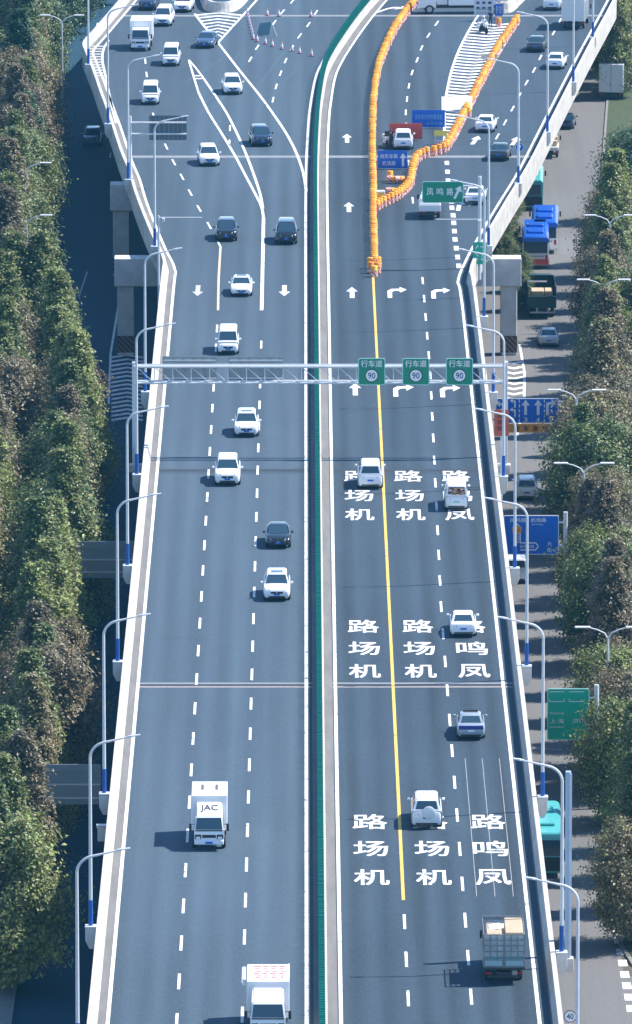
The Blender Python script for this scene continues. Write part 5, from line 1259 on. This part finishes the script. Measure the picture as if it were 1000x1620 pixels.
# ============================================================ trees
BARK = mat('bark', (0.10,0.08,0.06), .95, noise=.3, scale=3)
LEAF_A = leaf_mat('leaves_olive', ((0.038,0.078,0.030),(0.095,0.155,0.045),(0.165,0.212,0.062),(0.225,0.215,0.088),(0.340,0.430,0.110)), 0.42)
LEAF_B = leaf_mat('leaves_russet', ((0.056,0.066,0.042),(0.130,0.125,0.068),(0.210,0.170,0.100),(0.255,0.195,0.118),(0.260,0.300,0.105)), 0.42)
LEAF_C = leaf_mat('leaves_dark', ((0.012,0.046,0.034),(0.028,0.086,0.046),(0.060,0.124,0.056),(0.110,0.170,0.068),(0.180,0.230,0.085)), 0.35)
def tree_meshes(seed, H, Rm, n, shape, leaf=.130):
    rd = random.Random(seed)
    # limbs first, leaf sprays around the limb ends
    tb = MB().tube([(0,0,0),(rd.uniform(-.1,.1),rd.uniform(-.1,.1),H*.4),(rd.uniform(-.15,.15),rd.uniform(-.15,.15),H*.9)], [.20,.14,.04], 8)
    ends = []
    nl = 72
    for i in range(nl):
        t_ = .10 + .88*((i+rd.random())/nl)
        if shape == 'cone': rr = Rm*(1.0 - .86*t_**1.25)*min(1, .55+t_*4.5)
        else: rr = Rm*(1-(abs(t_-.48)/.56)**2.4)**.5*min(1,.6+t_*2) if abs(t_-.48) < .56 else Rm*.2
        a = i*2.399+rd.uniform(-.4,.4); rr *= rd.uniform(.72,1.12); z = H*t_
        e = Vector((math.cos(a)*rr, math.sin(a)*rr, min(H, z+rr*.12)))
        tb.tube([(0,0,max(.8,z-rr*.35)), tuple(e*.55+Vector((0,0,(z-rr*.1)*.45))), tuple(e)], [.05,.03,.012], 4, False)
        ends.append((e, rr, z))
    trunk = tb.mesh('trunk')
    V_ = []; F_ = []
    per = n//nl
    for e, rr, z in ends:
        base = Vector((0,0,z-rr*.2)); cl = .42 + .30*rr
        m_ = int(per*(.55+.6*rr/Rm))
        for k in range(m_):
            u = rd.random()**.55
            c = base.lerp(e, .35+.65*u) + Vector((rd.gauss(0,1),rd.gauss(0,1),rd.gauss(0,.85)))*cl*.36
            if c.z < .7: c.z = .7+rd.random()*.6
            out = Vector((c.x, c.y, (c.z-H*.45)*.35+.6)).normalized()
            nrm = (out*.95 + Vector((0,0,.45)) + Vector((rd.gauss(0,1),rd.gauss(0,1),rd.gauss(0,1)))*.62).normalized()
            a_ = nrm.orthogonal().normalized(); a_.rotate(Matrix.Rotation(rd.uniform(0,6.28),3,nrm)); b_ = nrm.cross(a_)
            s_ = leaf*rd.uniform(.6,1.35); o_ = len(V_)
            V_ += [tuple(c-a_*s_), tuple(c-b_*s_*.62+nrm*s_*.18), tuple(c+a_*s_), tuple(c+b_*s_*.62+nrm*s_*.18)]
            F_.append((o_,o_+1,o_+2,o_+3))
    crown = bpy.data.meshes.new('crown'); crown.from_pydata(V_, [], F_); crown.materials.append(None)
    return trunk, crown
PROTO = {'cone': [tree_meshes(10+i, 12.5, 3.1, 21000, 'cone') for i in range(4)],
         'round': [tree_meshes(40+i, 9.5, 3.6, 19000, 'round', .135) for i in range(4)]}
def tree(x, y, kind, m, label, group, sc=1.0, rd=random):
    r = thing('street_tree', label, 'tree', (x, y, 0), rd.uniform(0,6.28), group)
    s_ = sc*rd.uniform(.84,1.14); r.scale = (s_*rd.uniform(.92,1.08), s_*rd.uniform(.92,1.08), s_)
    tm, cm = PROTO[kind][rd.randrange(4)]
    link('trunk', tm, BARK, r); link('crown', cm, m, r); return r
rd = random.Random(5)
# left: dense row beside the shaded road, two more rows behind it
ti = 0; y = 567.0
while y < 800:
    m = LEAF_B if rd.random() < .22 else LEAF_A
    tree(rd.uniform(-.7,.5)+interp(((500,-19.6),(570,-19.2),(620,-18.3),(745,-18.5),(775,-20.0),(800,-23.0)), y)+rd.uniform(-.5,.5), y, 'cone' if rd.random() < .75 else 'round', m, '%s tree from the near end of the dense row along the shaded left road' % nth(ti), 'front row of trees on the left', 1.02, rd); y += rd.uniform(5.9,7.4); ti += 1
ti = 0; y = 640.0
while y < 1060:
    x = -25.2 - max(0,y-790)*.022
    m = LEAF_B if rd.random() < (.45 if y > 760 else .25) else (LEAF_C if rd.random() < (.3 if y > 850 else 0) else LEAF_A)
    tree(x+rd.uniform(-.8,.8), y, 'cone' if rd.random() < .7 else 'round', m, '%s tree from the near end of the second tree row on the left' % nth(ti), 'second row of trees on the left', 1.04, rd); y += rd.uniform(6.0,7.4); ti += 1
ti = 0; y = 790.0
while y < 1075:
    x = -32.5 - max(0,y-860)*.03
    tree(x+rd.uniform(-1,1), y, 'round' if rd.random() < .5 else 'cone', LEAF_C if y > 900 else LEAF_A, '%s tree from the near end of the back tree row at the left edge' % nth(ti), 'back row of trees on the left', 1.0, rd); y += rd.uniform(6,7.5); ti += 1
for ti, (px, py) in enumerate(((45,150),(70,90),(150,15),(180,-30),(120,-25),(60,-10),(100,60))):
    p = at(px, py, 2); tree(p.x, p.y+20, 'round', LEAF_C, ('dark tree below the twin curved lamp at top left','dark tree left of the twin curved lamp','dark tree beside the left ramp corner at the top edge','topmost dark tree behind the ramp corner','dark tree at the top edge right of the twin curved lamp','dark tree at the top edge left of the twin curved lamp','dark tree just behind the twin curved lamp')[ti], 'dark grove at top left', .95, rd)
# right: row between the service road and the side road
ti = 0; y = 580.0
while y < 1050:
    if 874 < y < 985: y = 985.0
    x = tx(y)
    m = LEAF_B if rd.random() < (.30 if y < 640 else .58) else LEAF_A
    tree(x+rd.uniform(-.5,.5), y, 'cone' if rd.random() < .6 else 'round', m, '%s tree from the near end of the mottled row along the right service road' % nth(ti), 'row of trees on the right', rd.choice((.80,.88,.95)), rd); y += rd.uniform(8.4,10.2); ti += 1
for ti, (px, py) in enumerate(((1010,330),(985,60),(945,40),(930,-20),(975,-20),(1005,20),(1005,560),(1015,600))):
    p = at(px, py, 3); tree(p.x, p.y+12, 'round', LEAF_C if py < 400 else LEAF_A, 'dark tree at the far right edge, %s' % ('level with the green exit sign','right of the small blue vehicle','beside the upper ramp parapet','at the top edge by the parapet','at the top edge in the corner','in the top right corner below','level with the gantry','just below gantry level')[ti], 'dark trees at the far right', .85, rd)
# shrubs under the ramp beside the buses and along the kerb
def shrub(x, y, lab, sc, m): 
    r = thing('shrub', lab, 'shrub', (x, y, 0), rd.uniform(0,6.28), 'shrubs under the right ramp'); tm, cm = PROTO['round'][rd.randrange(4)]; r.scale = (sc, sc, sc*1.05)
    link('stem', tm, BARK, r); link('foliage', cm, m, r)
for i, (px, py) in enumerate(((808,398),(812,352),(826,492),(828,462),(804,430))):
    p = at(px, py, 0); shrub(p.x-.4, p.y, ('green shrub beside the left bus','green shrub beside the teal bus','green shrub beside the tipper lorry','green shrub right of the pier cap','green shrub behind the pier cap')[i], .36, LEAF_A)
# grass and low planting at the foot of the right trees
gm = MB(); rg = random.Random(9)
for k in range(9000):
    yy = rg.uniform(576, 760); xx = rx(yy)+rg.uniform(.35,4.3); h = rg.uniform(.15,.45); a = rg.uniform(0,6.28); w_ = .05
    gm.v += [(xx-math.cos(a)*w_,yy-math.sin(a)*w_,.12),(xx+math.cos(a)*w_,yy+math.sin(a)*w_,.12),(xx+rg.uniform(-.1,.1),yy+rg.uniform(-.1,.1),.12+h)]; o_ = len(gm.v); gm.f.append((o_-3,o_-2,o_-1))
go = tag(link('grass', gm.mesh('grass'), GRASS), 'rough green grass under the right row of trees', 'grass'); go['kind'] = 'stuff'


for i, o in enumerate([q for q in COL.objects if q.name.startswith('twin_street_lamp') and q.location.x > 0]):
    tree(o.location.x+.5, o.location.y-2.6, 'cone', LEAF_B if i % 2 else LEAF_A, 'leafy tree hugging the pole of the %s twin lamp on the right' % ('third','fourth','lowest','second','topmost')[i], 'row of trees on the right', .72, rd)

# ============================================================ the air between camera and road
hz = link('haze', MB().box(-260,260,-60,1600,-1.0,140).mesh('haze'), None)
hm = bpy.data.materials.new('haze'); hm.use_nodes = True; t = hm.node_tree; t.nodes.clear()
pv = t.nodes.new('ShaderNodeVolumePrincipled'); ou = t.nodes.new('ShaderNodeOutputMaterial')
pv.inputs['Color'].default_value = (0.16,0.62,1.0,1); pv.inputs['Density'].default_value = 0.00005; pv.inputs['Anisotropy'].default_value = 0.0
t.links.new(pv.outputs[0], ou.inputs['Volume'])
hz.material_slots[0].material = hm; hz['kind'] = 'stuff'; hz['label'] = 'thin pale blue haze in the air over the whole road'; hz['category'] = 'haze'
